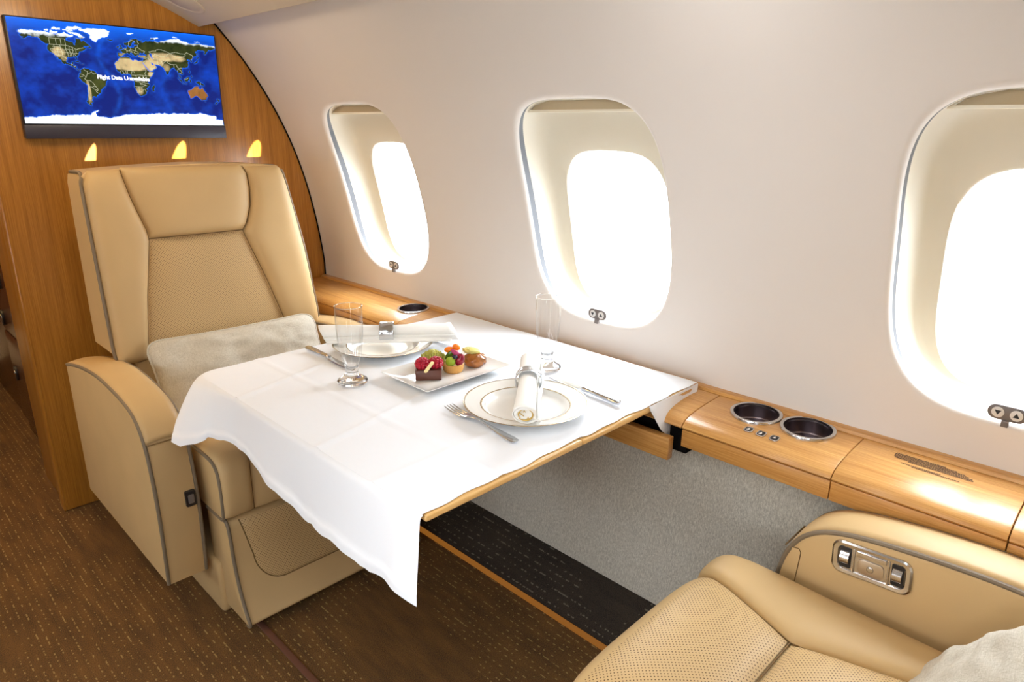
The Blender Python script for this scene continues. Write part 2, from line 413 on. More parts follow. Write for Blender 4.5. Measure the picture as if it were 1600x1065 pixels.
# windows: reveal, dark gap band, pane, shade
for n, yc in enumerate(WIN_Y):
    for side in (1, -1):
        if side < 0: X = lambda x: 2 * XC - x
        else: X = lambda x: x
        H = lambda t, d, k=0.0: (X(wx(hole(t, k)[1]) + d), yc + hole(t, k)[0], hole(t, k)[1])
        def B(t, d, f):
            a, b = hole(t); c, e = apert(t); y = a + (c - a) * f; z = b + (e - b) * f
            return (X(wx(z) + d), yc + y, z)
        sd_ = lambda t: .0155 + .030 * max(0, abs(math.cos(t)) - .35) ** 1.3
        bm = bmesh.new()
        grid(bm, [[H(t, sd_(t)) for t in TS], [H(t, .046) for t in TS], [B(t, .062, .03) for t in TS], [B(t, .082, .12) for t in TS], [B(t, .094, .3) for t in TS],
                  [B(t, .1, .6) for t in TS], [B(t, .103, .97) for t in TS], [B(t, .106, 1.0) for t in TS], [B(t, .15, 1.0) for t in TS]], closed_v=True)
        num = n + 1 if side > 0 else n + 6
        wo = struct('window_%d' % num, fin(bm), 'reveal')
        bm = bmesh.new(); grid(bm, [[H(t, .013) for t in TS], [H(t, sd_(t) + .0003) for t in TS]], closed_v=True)
        obj('window_seal', fin(bm), 'seal', wo)  # grey band paints in the dark gap between lip and pane
        bm = bmesh.new(); V = grid(bm, [[B(t, .128, 1.0) for t in TS], [B(t, .132, 1.0) for t in TS]], closed_v=True)
        for row in V: bm.faces.new(row)
        obj('outer_pane', fin(bm), 'pane', wo, smooth=False)
        if side > 0:
            bm = bmesh.new(); rows = []
            for f in (.0, .2, .4, .6, .8, .97):
                rows.append([])
                for t in TS:
                    a, b = hole(t, -.0015); z = 1.01 + (b - 1.01) * (1 - f); rows[-1].append((wx(z) + .019, yc + a * (1 - f), z))
            V = grid(bm, rows, closed_v=True); bm.faces.new(V[-1])
            obj('dust_pane', fin(bm), 'pane', wo)
            # drawn-up shade with its lower bar
            zb = 1.256
            bm = bmesh.new(); tt = [t for t in TS if hole(t)[1] > zb]
            ys = sorted(hole(t)[0] for t in tt); hw_ = max(abs(ys[0]), abs(ys[-1])) + .006
            rows = []
            for z in (zb, 1.262, 1.268, 1.274, 1.279):
                k = max([abs(hole(t)[0]) for t in TS if hole(t)[1] >= z] or [0.1])
                rows.append([(wx(z) + .035, yc + k * f, z) for f in (-1, -.5, 0, .5, 1)])
            grid(bm, rows); so = obj('shade', fin(bm), 'shade', wo)
            md = so.modifiers.new('thick', 'SOLIDIFY'); md.thickness = .003
            bm = box(wx(zb) + .030, wx(zb) + .039, yc - hw_, yc + hw_, zb - .003, zb + .003, r=.0012); obj('shade_bar', bm, 'shade_bar', wo)
    # shade control plate glued to the wall under each window
    if n < 3:
        lab = ['brown grey shade control with two round buttons, on the window nearest the wooden bulkhead',
               'grey shade control with down and up arrow buttons, at the foot of the middle window',
               'grey shade control with arrow buttons, at the foot of the window nearest the camera'][n]
        yo = yc + .006; zc_ = .7555
        t = thing('shade_control', lab, 'switch', (wx(zc_), yo, zc_), 0, 'window shade controls')
        tl = -.35
        def F(u, v, d, R=(-.008)):                             # u along -y (to the right in view), v up
            uu = u; vv = v
            return Vector((R - d + 0, -uu, vv + 0.0))
        pl = rrect(.058, .027, .0133, 8)
        bm = bmesh.new(); loft(bm, pl, 0, .004, .001, lambda u, v, d: F(u, v, d, .004), 2); obj('plate', bm, 'grey', t)
        bm = box(-.004, .006, -.0055, .0055, -.024, -.012, r=.001); obj('clip', bm, 'grey', t)
        for sx, dn in ((-1, 1), (1, -1)):
            bm = bmesh.new(); loft(bm, [(sx * .0135 + .0095 * math.cos(a), .0095 * math.sin(a)) for a in [2 * PI * k / 24 for k in range(24)]], .004, .0056, .0006, lambda u, v, d: F(u, v, d, .004), 2)
            b_ = obj('button', bm, 'white_plastic', t)
            bm = bmesh.new(); tri = [(sx * .0135 - .0052, .0036 * dn), (sx * .0135 + .0052, .0036 * dn), (sx * .0135, -.0048 * dn)]
            loft(bm, tri, .0056, .0060, .0001, lambda u, v, d: F(u, v, d, .004), 1); obj('arrow', bm, 'black', b_, smooth=False)

t = thing('ceiling_light', 'round flush light set in the cream ceiling panel above the screen', 'light', (LX, LY, panel_z(LX)))
sl = math.atan2(.023, .049) 
ROT = Matrix.Rotation(sl, 4, 'Y')
bm = bmesh.new(); lathe(bm, [(.0, -.001), (.062, -.001), (.066, -.0035), (.070, -.0035), (.074, -.001), (.074, .004), (0, .004)], 48); bm.transform(ROT); obj('trim_ring', bm, 'ceiling', t)
bm = bmesh.new(); lathe(bm, [(0, -.0022), (.058, -.0022), (.060, -.001), (.060, .002), (0, .002)], 48); bm.transform(ROT); obj('lens', bm, 'ceiling', t)

# ---------------------------------------------------------------- bulkhead, forward cabinets
bm = bmesh.new()
out = [(.372, 0.0), (.372, 1.76)] + [(min(wx(z) + .012, 1.36 + .04), z) for z in np.linspace(1.69, .62, 30)] + [(1.385, 0.0)]
out = [(.372, 0.0), (1.400, 0.0)] + [(wx(z) + .020, z) for z in np.linspace(.6, 1.69, 36)] + [(.372, 1.70)]
loft(bm, out, 2.41, 2.47, .008, lambda u, v, t: (u, t, v), 3)
struct('wall_bulkhead', bm, 'wood_z')
bm = bmesh.new(); tube(bm, [(wx(z) - .0015, 2.408, z) for z in np.linspace(.64, 1.66, 60)], .0026, 6); struct('trim_3', fin(bm), 'dark')  # dark tube drawn in for the shadow groove along the wall joint
# closet edge and galley cabinet in the passage beyond the bulkhead
bm = box(.386, .9, 2.472, 2.72, 0, 1.70, r=.006); struct('trim_4', bm, 'wood_z')
t = thing('galley_cabinet', 'dark glossy red brown galley cabinet in the passage beyond the bulkhead', 'cabinet', (.42, 2.73, 0))
obj('body', box(.02, .5, 0, .50, 0.0, 1.68, r=.004), 'wood_dark', t)
obj('body', box(.04, .5, .505, 1.6, 0.0, 1.68, r=.004), 'wood_dark', t)
for (dy, z0, z1) in ((.02, .08, .44), (.02, .45, .80), (.02, .81, 1.3)):
    d_ = obj('door', box(.004, .0205, dy, dy + .46, z0, z1, r=.003), 'wood_dark', t)
for y_, z_ in ((.345, .655), (.43, .50), (.40, .28)):
    bm = bmesh.new(); loft(bm, [(y_ + .022 * math.cos(a), z_ + .03 * math.sin(a)) for a in [2 * PI * k / 28 for k in range(28)]], -.003, .006, .002, lambda u, v, q: (q, u, v), 2); l_ = obj('latch', bm, 'black', t)
    bm = bmesh.new(); loft(bm, [(y_ + .009 * math.cos(a), z_ + .013 * math.sin(a)) for a in [2 * PI * k / 20 for k in range(20)]], -.005, -.002, .001, lambda u, v, q: (q, u, v), 2); obj('latch_button', bm, 'chrome', l_)

# ---------------------------------------------------------------- lower wall: kick, light strip, fabric panel, seat tracks
bm = bmesh.new(); grid(bm, [[(1.150, y, .001), (1.151, y, .006), (1.285, y, .088)] for y in np.linspace(YA, 2.41, 30)]); struct('trim_5', fin(bm), 'carpet_dark')
bm = box(1.130, 1.148, YA, 2.405, .0005, .006, r=.002); struct('trim_6', bm, 'led')
bm = bmesh.new(); grid(bm, [[(1.272, y, .086), (1.27, y, .2), (1.268, y, .4), (1.266, y, .60)] for y in (YA, 2.409)]); struct('trim_7', fin(bm), 'tweed')
bm = box(.574, .590, YA, 1.62, .0, .004, r=.0015); struct('trim_8', bm, 'track')

# ---------------------------------------------------------------- ledge modules
LP = [(1.358, .6425), (1.33, .6415), (1.30, .640), (1.27, .638), (1.245, .635), (1.225, .631), (1.212, .626), (1.204, .620), (1.2, .614)]
def ledge_z(x): return lerp([p[0] for p in LP[::-1]], [p[1] for p in LP[::-1]], x)
bm = bmesh.new()
strip = [(1.36, .630), (1.3605, .643), (1.364, .6485), (1.372, .650), (1.392, .650), (1.392, .630)]
V = grid(bm, [[(x, y, z) for x, z in strip] for y in (YA, 2.409)], closed_v=True)
for row in V: bm.faces.new(row)
struct('trim_9', fin(bm), 'wood_y', ang=30)
def ledge_module(y0, y1, label, fascia=True, top=True, xin=None):
    t = thing('side_ledge', label, 'ledge', (0, (y0 + y1) / 2, 0), 0, 'wooden side ledge sections')
    cy = (y0 + y1) / 2; a, b = y0 - cy + .0008, y1 - cy - .0008
    if top:
        pr = LP if xin is None else [(x, z) for x, z in LP if x >= xin]
        pr2 = pr + [(pr[-1][0] + .002, .611), (1.25, .608), (1.358, .608)]
        pr2 = [pr2[0]] + pr2[1:]
        bm = bmesh.new(); loft(bm, pr2, a, b, .0015, lambda u, v, q: (u, q, v), 2); obj('top_panel', bm, 'wood_y', t, ang=25)
    if fascia:
        obj('fascia', box(1.2025, 1.232, a, b, .570, .6085, r=.0015), 'wood_y', t)
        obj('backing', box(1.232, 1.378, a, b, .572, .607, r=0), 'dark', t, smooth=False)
    return t
m_near = ledge_module(-1.5, .092, 'honey oak ledge section at the right edge of the photo beyond the last dark seam')
ledge_strip = bpy.data.objects['trim_9']
m_lid = ledge_module(.092, .362, 'honey oak ledge section with a small printed placard, beside the two cup holders')
m_cup = ledge_module(.362, .672, 'honey oak ledge section fitted with two round cup holders and three buttons')
m_tab = ledge_module(.672, 1.70, 'honey oak ledge section behind and under the white tablecloth', fascia=False)
m_far = ledge_module(1.70, 2.408, 'honey oak ledge section reaching to the bulkhead, behind the tan armchair')
# pocket under the table: lower board, dark inside
c_ = (.672 + 1.70) / 2
obj('pocket_board', box(1.184, 1.204, .69 - c_, 1.575 - c_, .535, .586, r=.0015), 'wood_y', m_tab)
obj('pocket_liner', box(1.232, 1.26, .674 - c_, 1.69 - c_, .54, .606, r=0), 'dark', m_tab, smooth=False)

def cup(parent, x, y, z, r=.053):
    tl = Matrix.Translation((x, y, z)) @ Matrix.Rotation(math.radians(-2.5), 4, 'Y')
    bm = bmesh.new(); lathe(bm, [(r - .007, -.001), (r - .0065, .0028), (r - .003, .004), (r, .003), (r + .001, 0), (r + .001, -.004), (r - .007, -.004), (r - .007, -.001)], 56); bm.transform(tl)
    rim = obj('cup_holder', bm, 'chrome', parent)
    bm = bmesh.new(); lathe(bm, [(r - .0065, .0005), (r - .007, -.030), (r - .009, -.032), (0, -.032)], 56); bm.transform(tl)
    for f in bm.faces: f.normal_flip()
    obj('cup_well', bm, 'well', rim)
def carve(o, spots, yw, depth=.2):
    """cut the round openings of the cup wells out of a ledge top"""
    for i, (x, y, r) in enumerate(spots):
        b2 = bmesh.new(); lathe(b2, [(0, -depth / 2), (r, -depth / 2), (r, depth / 2), (0, depth / 2)], 56, (x, y, .64))
        me = bpy.data.meshes.new('cut'); b2.to_mesh(me); b2.free(); co = bpy.data.objects.new('cut', me); C.objects.link(co); co.location.y = yw
        md = o.modifiers.new('cut%d' % i, 'BOOLEAN'); md.object = co; md.operation = 'DIFFERENCE'; md.solver = 'EXACT'
        dg = bpy.context.evaluated_depsgraph_get(); me2 = bpy.data.meshes.new_from_object(o.evaluated_get(dg)); o.modifiers.clear(); o.data = me2
        bpy.data.objects.remove(co)
cyc = (.362 + .672) / 2
for par, cyl, lst in ((m_cup, cyc, ((1.322, .567), (1.324, .458))), (m_far, (1.70 + 2.408) / 2, ((1.325, 1.762),))):
    tp = [c for c in par.children if c.name.startswith('top_panel')][0]
    bk = [c for c in par.children if c.name.startswith('backing')][0]
    bpy.context.view_layer.update(); carve(tp, [(x, y - cyl, .0485) for x, y in lst], cyl); carve(bk, [(x, y - cyl, .049) for x, y in lst], cyl)
    carve(ledge_strip, [(x, y, .0485) for x, y in lst], 0)
    for x, y in lst: cup(par, x, y - cyl, ledge_z(x) + .0015)
# three small buttons
for i, y in enumerate((.546, .519, .491)):
    x = 1.2475 - .001 * i; z = ledge_z(x)
    tl = Matrix.Translation((x, y - cyc, z + .0002)) @ Matrix.Rotation(math.radians(-7), 4, 'Y')
    bm = bmesh.new(); loft(bm, rrect(.021, .019, .006, 5), -.001, .0016, .0008, lambda u, v, q: (u, v, q), 2); bm.transform(tl); b_ = obj('button', bm, 'chrome', m_cup)
    bm = bmesh.new(); loft(bm, rrect(.016, .0142, .004, 5), .001, .0024, .0006, lambda u, v, q: (u, v, q), 2); bm.transform(tl); f_ = obj('button_face', bm, 'black', b_)
    bm = bmesh.new()
    shp = [[(-.003, -.0035), (.004, 0), (-.003, .0035)], [(-.003, -.003), (.004, 0), (-.003, .003)], [(-.003, -.003), (.004, 0), (-.003, .003)]][i]
    loft(bm, shp, .0023, .0027, .0001, lambda u, v, q: (u, v, q), 1)
    if i < 2: loft(bm, rrect(.0022, .006, .0005, 2, -.0042 , .001), .0023, .0027, .0001, lambda u, v, q: (u, v, q), 1)
    bm.transform(tl); obj('symbol', bm, 'white_plastic', b_, smooth=False)
# illegible engraved placard: rows of tiny dark marks
bm = bmesh.new(); rnd = random.Random(3)
def marks(x, ya, yb, h):
    y = ya
    while y > yb:
        wd = rnd.uniform(.0016, .0042)
        z = ledge_z(x)
        vs = [bm.verts.new((px, py - .227, ledge_z(px) + .0008)) for px, py in ((x - h / 2, y), (x + h / 2, y), (x + h / 2, y - wd), (x - h / 2, y - wd))]
        bm.faces.new(vs); y -= wd + rnd.uniform(.0004, .0009)
for k, (x, ya, yb, h) in enumerate(((1.3375, .296, .215, .0034), (1.333, .297, .20, .0034), (1.3285, .297, .185, .0034), (1.324, .296, .176, .0034), (1.3195, .294, .170, .0034), (1.315, .27, .168, .0034), (1.303, .279, .215, .0028), (1.2985, .26, .188, .0026))): marks(x, ya, yb, h)
obj('placard_print', fin(bm), plain('brown_engraved_print', srgb(92, 62, 28), .7), m_lid, smooth=False)

# ---------------------------------------------------------------- wall screen with a world map
t = thing('wall_screen', 'flat wall screen showing a blue world map, mounted on the wooden bulkhead', 'screen', (.7455, 2.41, 1.333))
HWS, ZT, ZB = .2855, .160, -.160
obj('housing', box(-HWS, HWS, -.026, -.001, ZB, ZT, r=.003), 'black', t)
obj('lower_bezel', box(-HWS, HWS, -.030, -.020, ZB - .0005, ZB + .037, r=.002), 'bezel', t)
NA = [(-168,66),(-162,70),(-156,71),(-141,70),(-128,70),(-115,68),(-100,68),(-94,72),(-90,69),(-82,69),(-81,67),(-87,64),(-93,61),(-94,58),(-88,56.5),(-82,55),(-82,52),(-79,51.5),(-79,55),(-77,57),(-78,62),(-72,62),(-69,59),(-65,60),(-61,56),(-56,52),(-60,50),(-66,50),(-65,48.5),(-61,46),(-66,44.5),(-70,43.5),(-70,41.7),(-74,40.5),(-76,37),(-76,35),(-81,31.5),(-80,27),(-81,25),(-82.5,28),(-84,30),(-89,30),(-94,29.5),(-97,27.5),(-97.5,22),(-95,18.5),(-91,18.5),(-90.5,21),(-87,21.5),(-88,17),(-88,16),(-83.5,15),(-83.5,11),(-81,9),(-79.5,9.5),(-77.5,8.5),(-80,7.5),(-83,8.3),(-86,11),(-88,13),(-92,14.5),(-95,16),(-101,17.5),(-105.5,20),(-106,23),(-109,26),(-112.5,30),(-114.5,31.5),(-112,27),(-109.5,23),(-112,25),(-115,29),(-117,32.5),(-120.5,34.5),(-124,39),(-124.5,43),(-124,47),(-123,49),(-128,51),(-131,55),(-135,58.5),(-140,60),(-147,61),(-151,60),(-158,56),(-164,54.5),(-158,58.5),(-162,59),(-165,61.5),(-161,64),(-166,64.5)]
SA = [(-77.5,8),(-72,12),(-68,11),(-62,10.5),(-52,5),(-50,0),(-44,-2.5),(-37,-5),(-35,-8),(-39,-14),(-40,-20),(-43,-23),(-48,-26),(-49,-29),(-53,-33.5),(-57,-36),(-58,-38.5),(-62,-39),(-65,-42),(-66,-46),(-69,-51),(-66,-55),(-71,-54.5),(-75,-50),(-74,-43),(-73,-37),(-71,-30),(-70,-19),(-76,-14),(-81,-6),(-80,-2),(-80,1),(-77,4)]
AF = [(-6,35.8),(0,36),(10,37.3),(11,34),(19,30.5),(20,32.5),(25,31.5),(32,31.2),(34,28),(37,22),(39,16),(43,11.7),(51,11.8),(48,5),(42,-1),(39,-6),(40.5,-12),(40,-15.5),(35,-20),(35.5,-24),(32.8,-27),(30,-31),(26,-34),(20,-34.8),(18,-32),(15,-26),(12,-17),(13.5,-11),(12,-5),(9,-1),(9.5,3.8),(5,6),(-4,5),(-8,4.5),(-13,8.5),(-17,14.5),(-16,20),(-16.5,24),(-10,29.5),(-9.5,32)]
EU = [(-9,43),(-9,37),(-5.5,36),(-2,36.8),(0,39),(3,42),(6,43),(9,44.3),(12,42),(15.5,40),(16,38),(18,40),(14,42.5),(12.5,44.5),(13.5,45.6),(19,42),(20,39),(23,36.5),(24,38),(23,40.5),(26,41),(27,37),(30,36.5),(36,36.5),(35,33),(34,31.2),(32.5,30),(35,28),(39,21),(43,13),(45,12.8),(52,16),(57,18.5),(59.5,22.5),(56.5,24.5),(56,26),(51.5,25),(50,27),(48,30),(51,29.5),(54,26.7),(57,27),(61,25.2),(67,25),(70,21),(72.5,21),(73,17),(76,9),(77.5,8),(80,13),(82,16.5),(87,21),(91,22.5),(94,17.5),(97.5,16),(98.5,10),(101,4),(104,1.3),(103,5),(100,9),(100,13.5),(105,9),(109,12),(107,18),(108,21.5),(113,22),(118,24.5),(121.5,29),(120,34.5),(122,37),(118,38.5),(121,40.5),(126,38),(126.5,34.5),(129,35.5),(128,39.5),(132,43.3),(138,48),(141,53),(137,54),(143,59),(153,59),(157,57),(156,51.5),(160,54),(163,58.5),(164,61),(172,60.5),(179.9,65),(179.9,69),(170,70),(160,70),(150,72),(140,72.5),(130,71),(113,74),(105,77.5),(98,76),(87,75),(80,72.5),(73,71),(68,68.5),(60,69),(54,68.5),(45,68),(43,66.5),(40,65),(33,66.7),(41,67.5),(33,69.5),(26,71),(18,69.5),(13,65),(5,62),(5,59),(8,58),(11,59),(13,55.5),(16,56.5),(18.5,60),(17,61),(21,64.5),(24,66),(25,65),(21.5,61.5),(23,60),(30,60),(24,59),(22,57),(20,54.5),(12,54),(10,57.5),(8,57),(8.5,54),(4.5,52.5),(1.5,50.5),(-1.5,49.5),(-4.5,48.5),(-1.2,46),(-1.5,43.5)]
AU = [(114,-22),(122,-18),(126,-14),(130,-12),(132,-11.3),(136.5,-12),(135.5,-15),(139,-17.5),(141,-16),(142.5,-10.8),(146,-19),(150,-23),(153.2,-27),(153,-31),(150,-37),(144,-38.5),(140,-38),(137.5,-35),(135,-34.5),(131,-31.5),(124,-33),(118,-35),(115,-34),(115.5,-31),(113.5,-26)]
GR = [(-45,60),(-50,62),(-53,66),(-52,70),(-58,75),(-70,77),(-68,80),(-50,82.5),(-30,83.5),(-18,80),(-20,74),(-24,70),(-33,68),(-40,65)]
AN = [(-180,-78),(-155,-77.5),(-135,-74.5),(-100,-73),(-75,-72.5),(-68,-67),(-58,-63.5),(-57,-64.5),(-63,-68),(-62,-74),(-40,-78),(-25,-75),(-10,-71),(10,-70),(35,-69),(55,-66.5),(70,-68.5),(88,-66.5),(110,-66.5),(135,-66),(150,-68.5),(165,-71),(165,-78),(180,-79),(180,-91),(-180,-91)]
ISL = [[(-61,66),(-68,63),(-72,64),(-73,68),(-80,70),(-90,73),(-80,74),(-70,71)],[(-116,69),(-105,69),(-103,72),(-115,73)],[(-125,72),(-118,72),(-118,74.5),(-124,74.5)],[(-90,77),(-78,77),(-65,82),(-70,83),(-88,82)],[(-95,75),(-80,75),(-80,76.5),(-95,76.5)],[(-115,75),(-100,75),(-98,79),(-112,78)],
 [(-24,65.5),(-22,64),(-18,63.5),(-14,65),(-16,66.5),(-21,66)],[(49.5,-12),(50.3,-16),(47,-25),(44,-24),(44,-17)],[(-5.5,50),(1.3,51.3),(1.5,52.8),(-1.5,55),(-2,57.5),(-4,58.6),(-6,57),(-3,54),(-5,52)],[(-10,52),(-6,52.3),(-6,55),(-10,54)],[(52,71),(57,71),(68,76.5),(62,76.5),(55,74)],[(11,78.5),(17,77),(25,80),(12,80)],[(95,79),(105,79),(97,81)],[(138,75),(150,75),(145,76)],
 [(130,31.5),(131.5,33.5),(136,34),(140,35.5),(142,39.5),(141,41.5),(139.5,38),(133,35.5)],[(140,42),(145,43.5),(142,45.5)],[(142,46.5),(144,49),(142.5,54)],[(120.5,18),(122,18),(124,13),(120.5,14.5)],[(122,7),(126,7),(125.5,10),(123,9)],[(109,1.5),(110,-3),(116,-4),(118,1),(119,5),(117,7),(113,3)],[(95.3,5.6),(98,3.5),(104,-2),(106,-6),(101,-2.5)],[(105.5,-6.5),(114.5,-7.5),(114,-8.5),(106,-7.5)],[(119.5,-5),(120,1),(125,1.5),(121,0),(123,-4)],[(131,-1),(135,-3),(138,-1.7),(145,-4),(150.5,-10.5),(143,-9),(138,-8),(133,-4)],[(80,9.5),(81.8,7),(80.2,6)],
 [(145,-41),(148,-41),(147,-43.5)],[(173,-35),(178,-38),(175,-41.5),(174,-39)],[(172.5,-41),(174,-42),(170,-46),(167,-46)],[(-85,22),(-80,23),(-74.5,20),(-78,20)],[(-74,18.5),(-73,20),(-68.5,18.5)],[(-59,48),(-56,51.5),(-53,47)],[(120.3,23),(121.5,25),(121,22)]]
SEAS = [[(28,42),(28.5,44),(31,46.5),(35,45),(39,47),(38,44.5),(41.5,42),(36,41.5),(31,41.2)],[(47,45),(51,47),(53,45),(51,41),(54,37),(49.5,37.5),(49,41)]]
BORD = [[(-123,49),(-95,49),(-89,48),(-83,46),(-79,43),(-75,45),(-67,47)],[(-117,32.5),(-111,31.3),(-106,31.7),(-102,29.5),(-97,26)],[(-141,70),(-141,60),(-135,58)],[(-120,49),(-120,60)],[(-110,49),(-110,60)],[(-102,49),(-102,60)],[(-95,49),(-95,60)],[(-120,60),(-95,60)],[(-114,49),(-114,42),(-120,42),(-120,39),(-115,35)],[(-109,45),(-109,31.5)],[(-104,49),(-104,41),(-102,37),(-103,32)],[(-117,46),(-104,45.5)],[(-111,41),(-95,41)],[(-114,37),(-94,37)],[(-96,49),(-96,43),(-94,36),(-94,30)],[(-90,47),(-91,42),(-89,36),(-91,31)],[(-85,46),(-85,39),(-88,35),(-88,31)],[(-95,36.5),(-76,36.5)],[(-80,42),(-80,36)],[(-96,43),(-83,42)],[(-85,35),(-85,31)],[(-83,35),(-81,32)],
 [(-92,14.5),(-90,17.5),(-88,16)],[(-87,13),(-84,15)],[(-72,12),(-72,8),(-67,6),(-67,2),(-70,-4),(-75,0),(-79,1)],[(-67,1),(-62,4),(-60,5),(-56,2),(-52,4)],[(-60,8),(-60,5)],[(-70,-4),(-73,-7),(-70,-11),(-65,-10),(-60,-14),(-58,-18),(-54,-24),(-54,-27),(-57,-30),(-53,-33)],[(-69,-17),(-67,-22),(-63,-22),(-58,-20)],[(-63,-22),(-58,-27),(-55,-26)],[(-67,-22),(-70,-30),(-70,-38),(-72,-46),(-72,-52)],[(-80,-4),(-75,-3)],
 [(12,-5),(17,-8),(22,-8),(24,-11),(30,-9),(33,-10),(40,-11)],[(12,-17),(20,-18),(25,-18),(29,-16),(33,-14),(35,-15)],[(20,-18),(20,-28),(25,-26),(29,-22),(31,-22),(32,-27)],[(16,-28),(20,-28)],[(9,4),(14,4),(18,4),(25,5),(31,4),(34,4),(42,4)],[(30,4),(30,-4),(31,-8)],[(34,0),(38,-4)],[(24,-11),(24,-13),(29,-13),(33,-14)],[(25,-18),(25,-22),(29,-22)],[(17,4),(18,-3),(14,-5)],[(43,11),(48,8),(42,4)],[(36,15),(37,12),(34,8),(36,4)],[(-11,7),(-8,11),(-5,10),(-3,5)],[(3,6),(3,12),(12,13),(10,7)],[(14,13),(15,8)],[(0,5),(0,11)],
 [(-2,43),(3,42.5)],[(3,51),(6,49.5),(8,49),(7.5,47.5),(7,44)],[(7,53),(6,51)],[(14,54),(15,51),(13,50),(13,48),(8,47.5)],[(13,48),(16,48),(17,46),(13.5,46)],[(24,54),(23.5,51),(22.5,49),(18,50),(15,51)],[(22.5,49),(26,48),(28,45)],[(20,46),(22,44),(28,44)],[(28,56),(31,53),(34,51),(40,49),(38,47)],[(28,60),(28,56),(23,54)],[(31,62),(29,65),(29,69)],[(12,59),(13,64),(18,68),(24,66)],
 [(50,47),(47,49),(55,51),(60,51),(62,54),(70,55),(77,53),(83,51),(87,49),(80,45),(80,42),(70,42),(66,43),(58,45),(55,42)],[(87,49),(98,52),(107,50),(116,50),(120,53),(127,50),(131,48),(131,43)],[(87,49),(91,46),(97,43),(105,42),(111,44),(117,47),(116,50)],[(44,39),(48,39)],[(44,37),(46,34),(48,30)],[(36,36),(42,37),(45,37)],[(61,37),(61,30),(62,25)],[(54,37),(61,36),(67,37),(72,37)],[(61,30),(66,29),(70,33),(74,36)],[(70,22),(70,28),(75,32),(78,35)],[(78,35),(81,30),(88,28),(92,28),(97,28)],[(92,28),(92,22)],[(97,28),(98,24),(101,21),(105,23),(108,21.5)],[(98,19),(98,14)],[(100,20),(104,18),(106,14),(103,12)],[(43,17),(52,19),(55,22)],[(39,32),(35,29)],[(127,40),(130,42)],[(110,1),(115,2),(117,4)],[(141,-3),(141,-9)]]
def raster_map(NX, NY, lat0, lat1):
    lon = (np.arange(NX) + .5) / NX * 360 - 180; lat = lat0 + (np.arange(NY) + .5) / NY * (lat1 - lat0)
    LO, LA = np.meshgrid(lon, lat)
    def vnoise(fx, fy, seed, oct=3):
        out = np.zeros_like(LO); amp = 1; tot = 0
        for o in range(oct):
            gx, gy = int(fx * 2 ** o) + 2, int(fy * 2 ** o) + 2
            g = np.random.default_rng(seed + o).random((gy + 1, gx + 1))
            X = (LO + 180) / 360 * (gx - 1); Y = (LA + 90) / 180 * (gy - 1)
            X = np.clip(X, 0, gx - 1e-3); Y = np.clip(Y, 0, gy - 1e-3)
            xi, yi = X.astype(int), Y.astype(int); fx_, fy_ = X - xi, Y - yi; fx_ = fx_ * fx_ * (3 - 2 * fx_); fy_ = fy_ * fy_ * (3 - 2 * fy_)
            out += amp * ((g[yi, xi] * (1 - fx_) + g[yi, xi + 1] * fx_) * (1 - fy_) + (g[yi + 1, xi] * (1 - fx_) + g[yi + 1, xi + 1] * fx_) * fy_)
            tot += amp; amp *= .55
        return out / tot
    wl = (vnoise(60, 30, 5) - .5) * 5; wa = (vnoise(60, 30, 9) - .5) * 4
    X, Y = LO + wl, LA + wa
    def pip(poly):
        ins = np.zeros(LO.shape, bool); n = len(poly)
        for i in range(n):
            x1, y1 = poly[i]; x2, y2 = poly[(i + 1) % n]
            if y1 == y2: continue
            c = ((y1 > Y) != (y2 > Y)) & (X < (x2 - x1) * (Y - y1) / (y2 - y1) + x1); ins ^= c
        return ins
    land = np.zeros(LO.shape, bool)
    for p in [NA, SA, AF, EU, AU, GR] + ISL: land |= pip(p)
    for p in SEAS: land &= ~pip(p)
    ant = pip(AN)
    # ocean: deep blue with shelf glow near coasts
    k = (land | ant).astype(float)
    for _ in range(7):
        k = (k + np.roll(k, 1, 0) + np.roll(k, -1, 0) + np.roll(k, 1, 1) + np.roll(k, -1, 1)) / 5
    n1 = vnoise(14, 8, 21, 4); n2 = vnoise(40, 22, 31, 3)
    deep = np.array([.001, .012, .17]); mid = np.array([.002, .05, .46]); shelf = np.array([.004, .16, .95])
    f = np.clip((n1 - .35) * 2.0, 0, 1)[..., None]
    col = deep * (1 - f) + mid * f
    ridge = np.exp(-((LO + 30 + 14 * np.sin(LA / 22)) / 5) ** 2) * .35 + np.exp(-((LO - 70 - 8 * np.sin(LA / 15)) / 5) ** 2) * .22
    s = np.clip(k * 1.6 + ridge * n2 + np.clip((LA - 58) / 40, 0, .7), 0, 1)[..., None]
    col = col * (1 - s) + shelf * s
    # land colours by climate
    g1 = np.array([.008, .018, .004]); g2 = np.array([.06, .07, .014]); tan = np.array([.60, .45, .22]); ice = np.array([.86, .92, .97]); red = np.array([.32, .13, .03])
    def ell(lo, la, rx, ry, p=2): return np.clip(1.6 - 1.6 * (np.abs((LO - lo) / rx) ** p + np.abs((LA - la) / ry) ** p), 0, 1)
    wob = .55 + .9 * n2
    dry = np.maximum.reduce([ell(9, 23, 34, 12, 3) * 1.2, ell(47, 24, 15, 12) * 1.2, ell(58, 34, 16, 10), ell(75, 41, 34, 9) * .95, ell(100, 40, 18, 7), ell(66, 29, 8, 7), ell(-108, 37, 12, 10) * .8, ell(-101, 27, 6, 6) * .6, ell(20, -25, 8, 9) * .75, ell(-69, -30, 4, 22) * .7, ell(46, 7, 7, 6) * .8, ell(77, 22, 8, 8) * .55, ell(-2, 40, 7, 4) * .5, ell(33, 39, 10, 3) * .6]) * wob
    dry = np.clip(dry, 0, 1)[..., None]
    gm = np.clip(.2 + .9 * (n2 - .3) + .5 * ell(-50, -15, 12, 10) + .4 * ell(25, 5, 20, 10), 0, 1)[..., None]
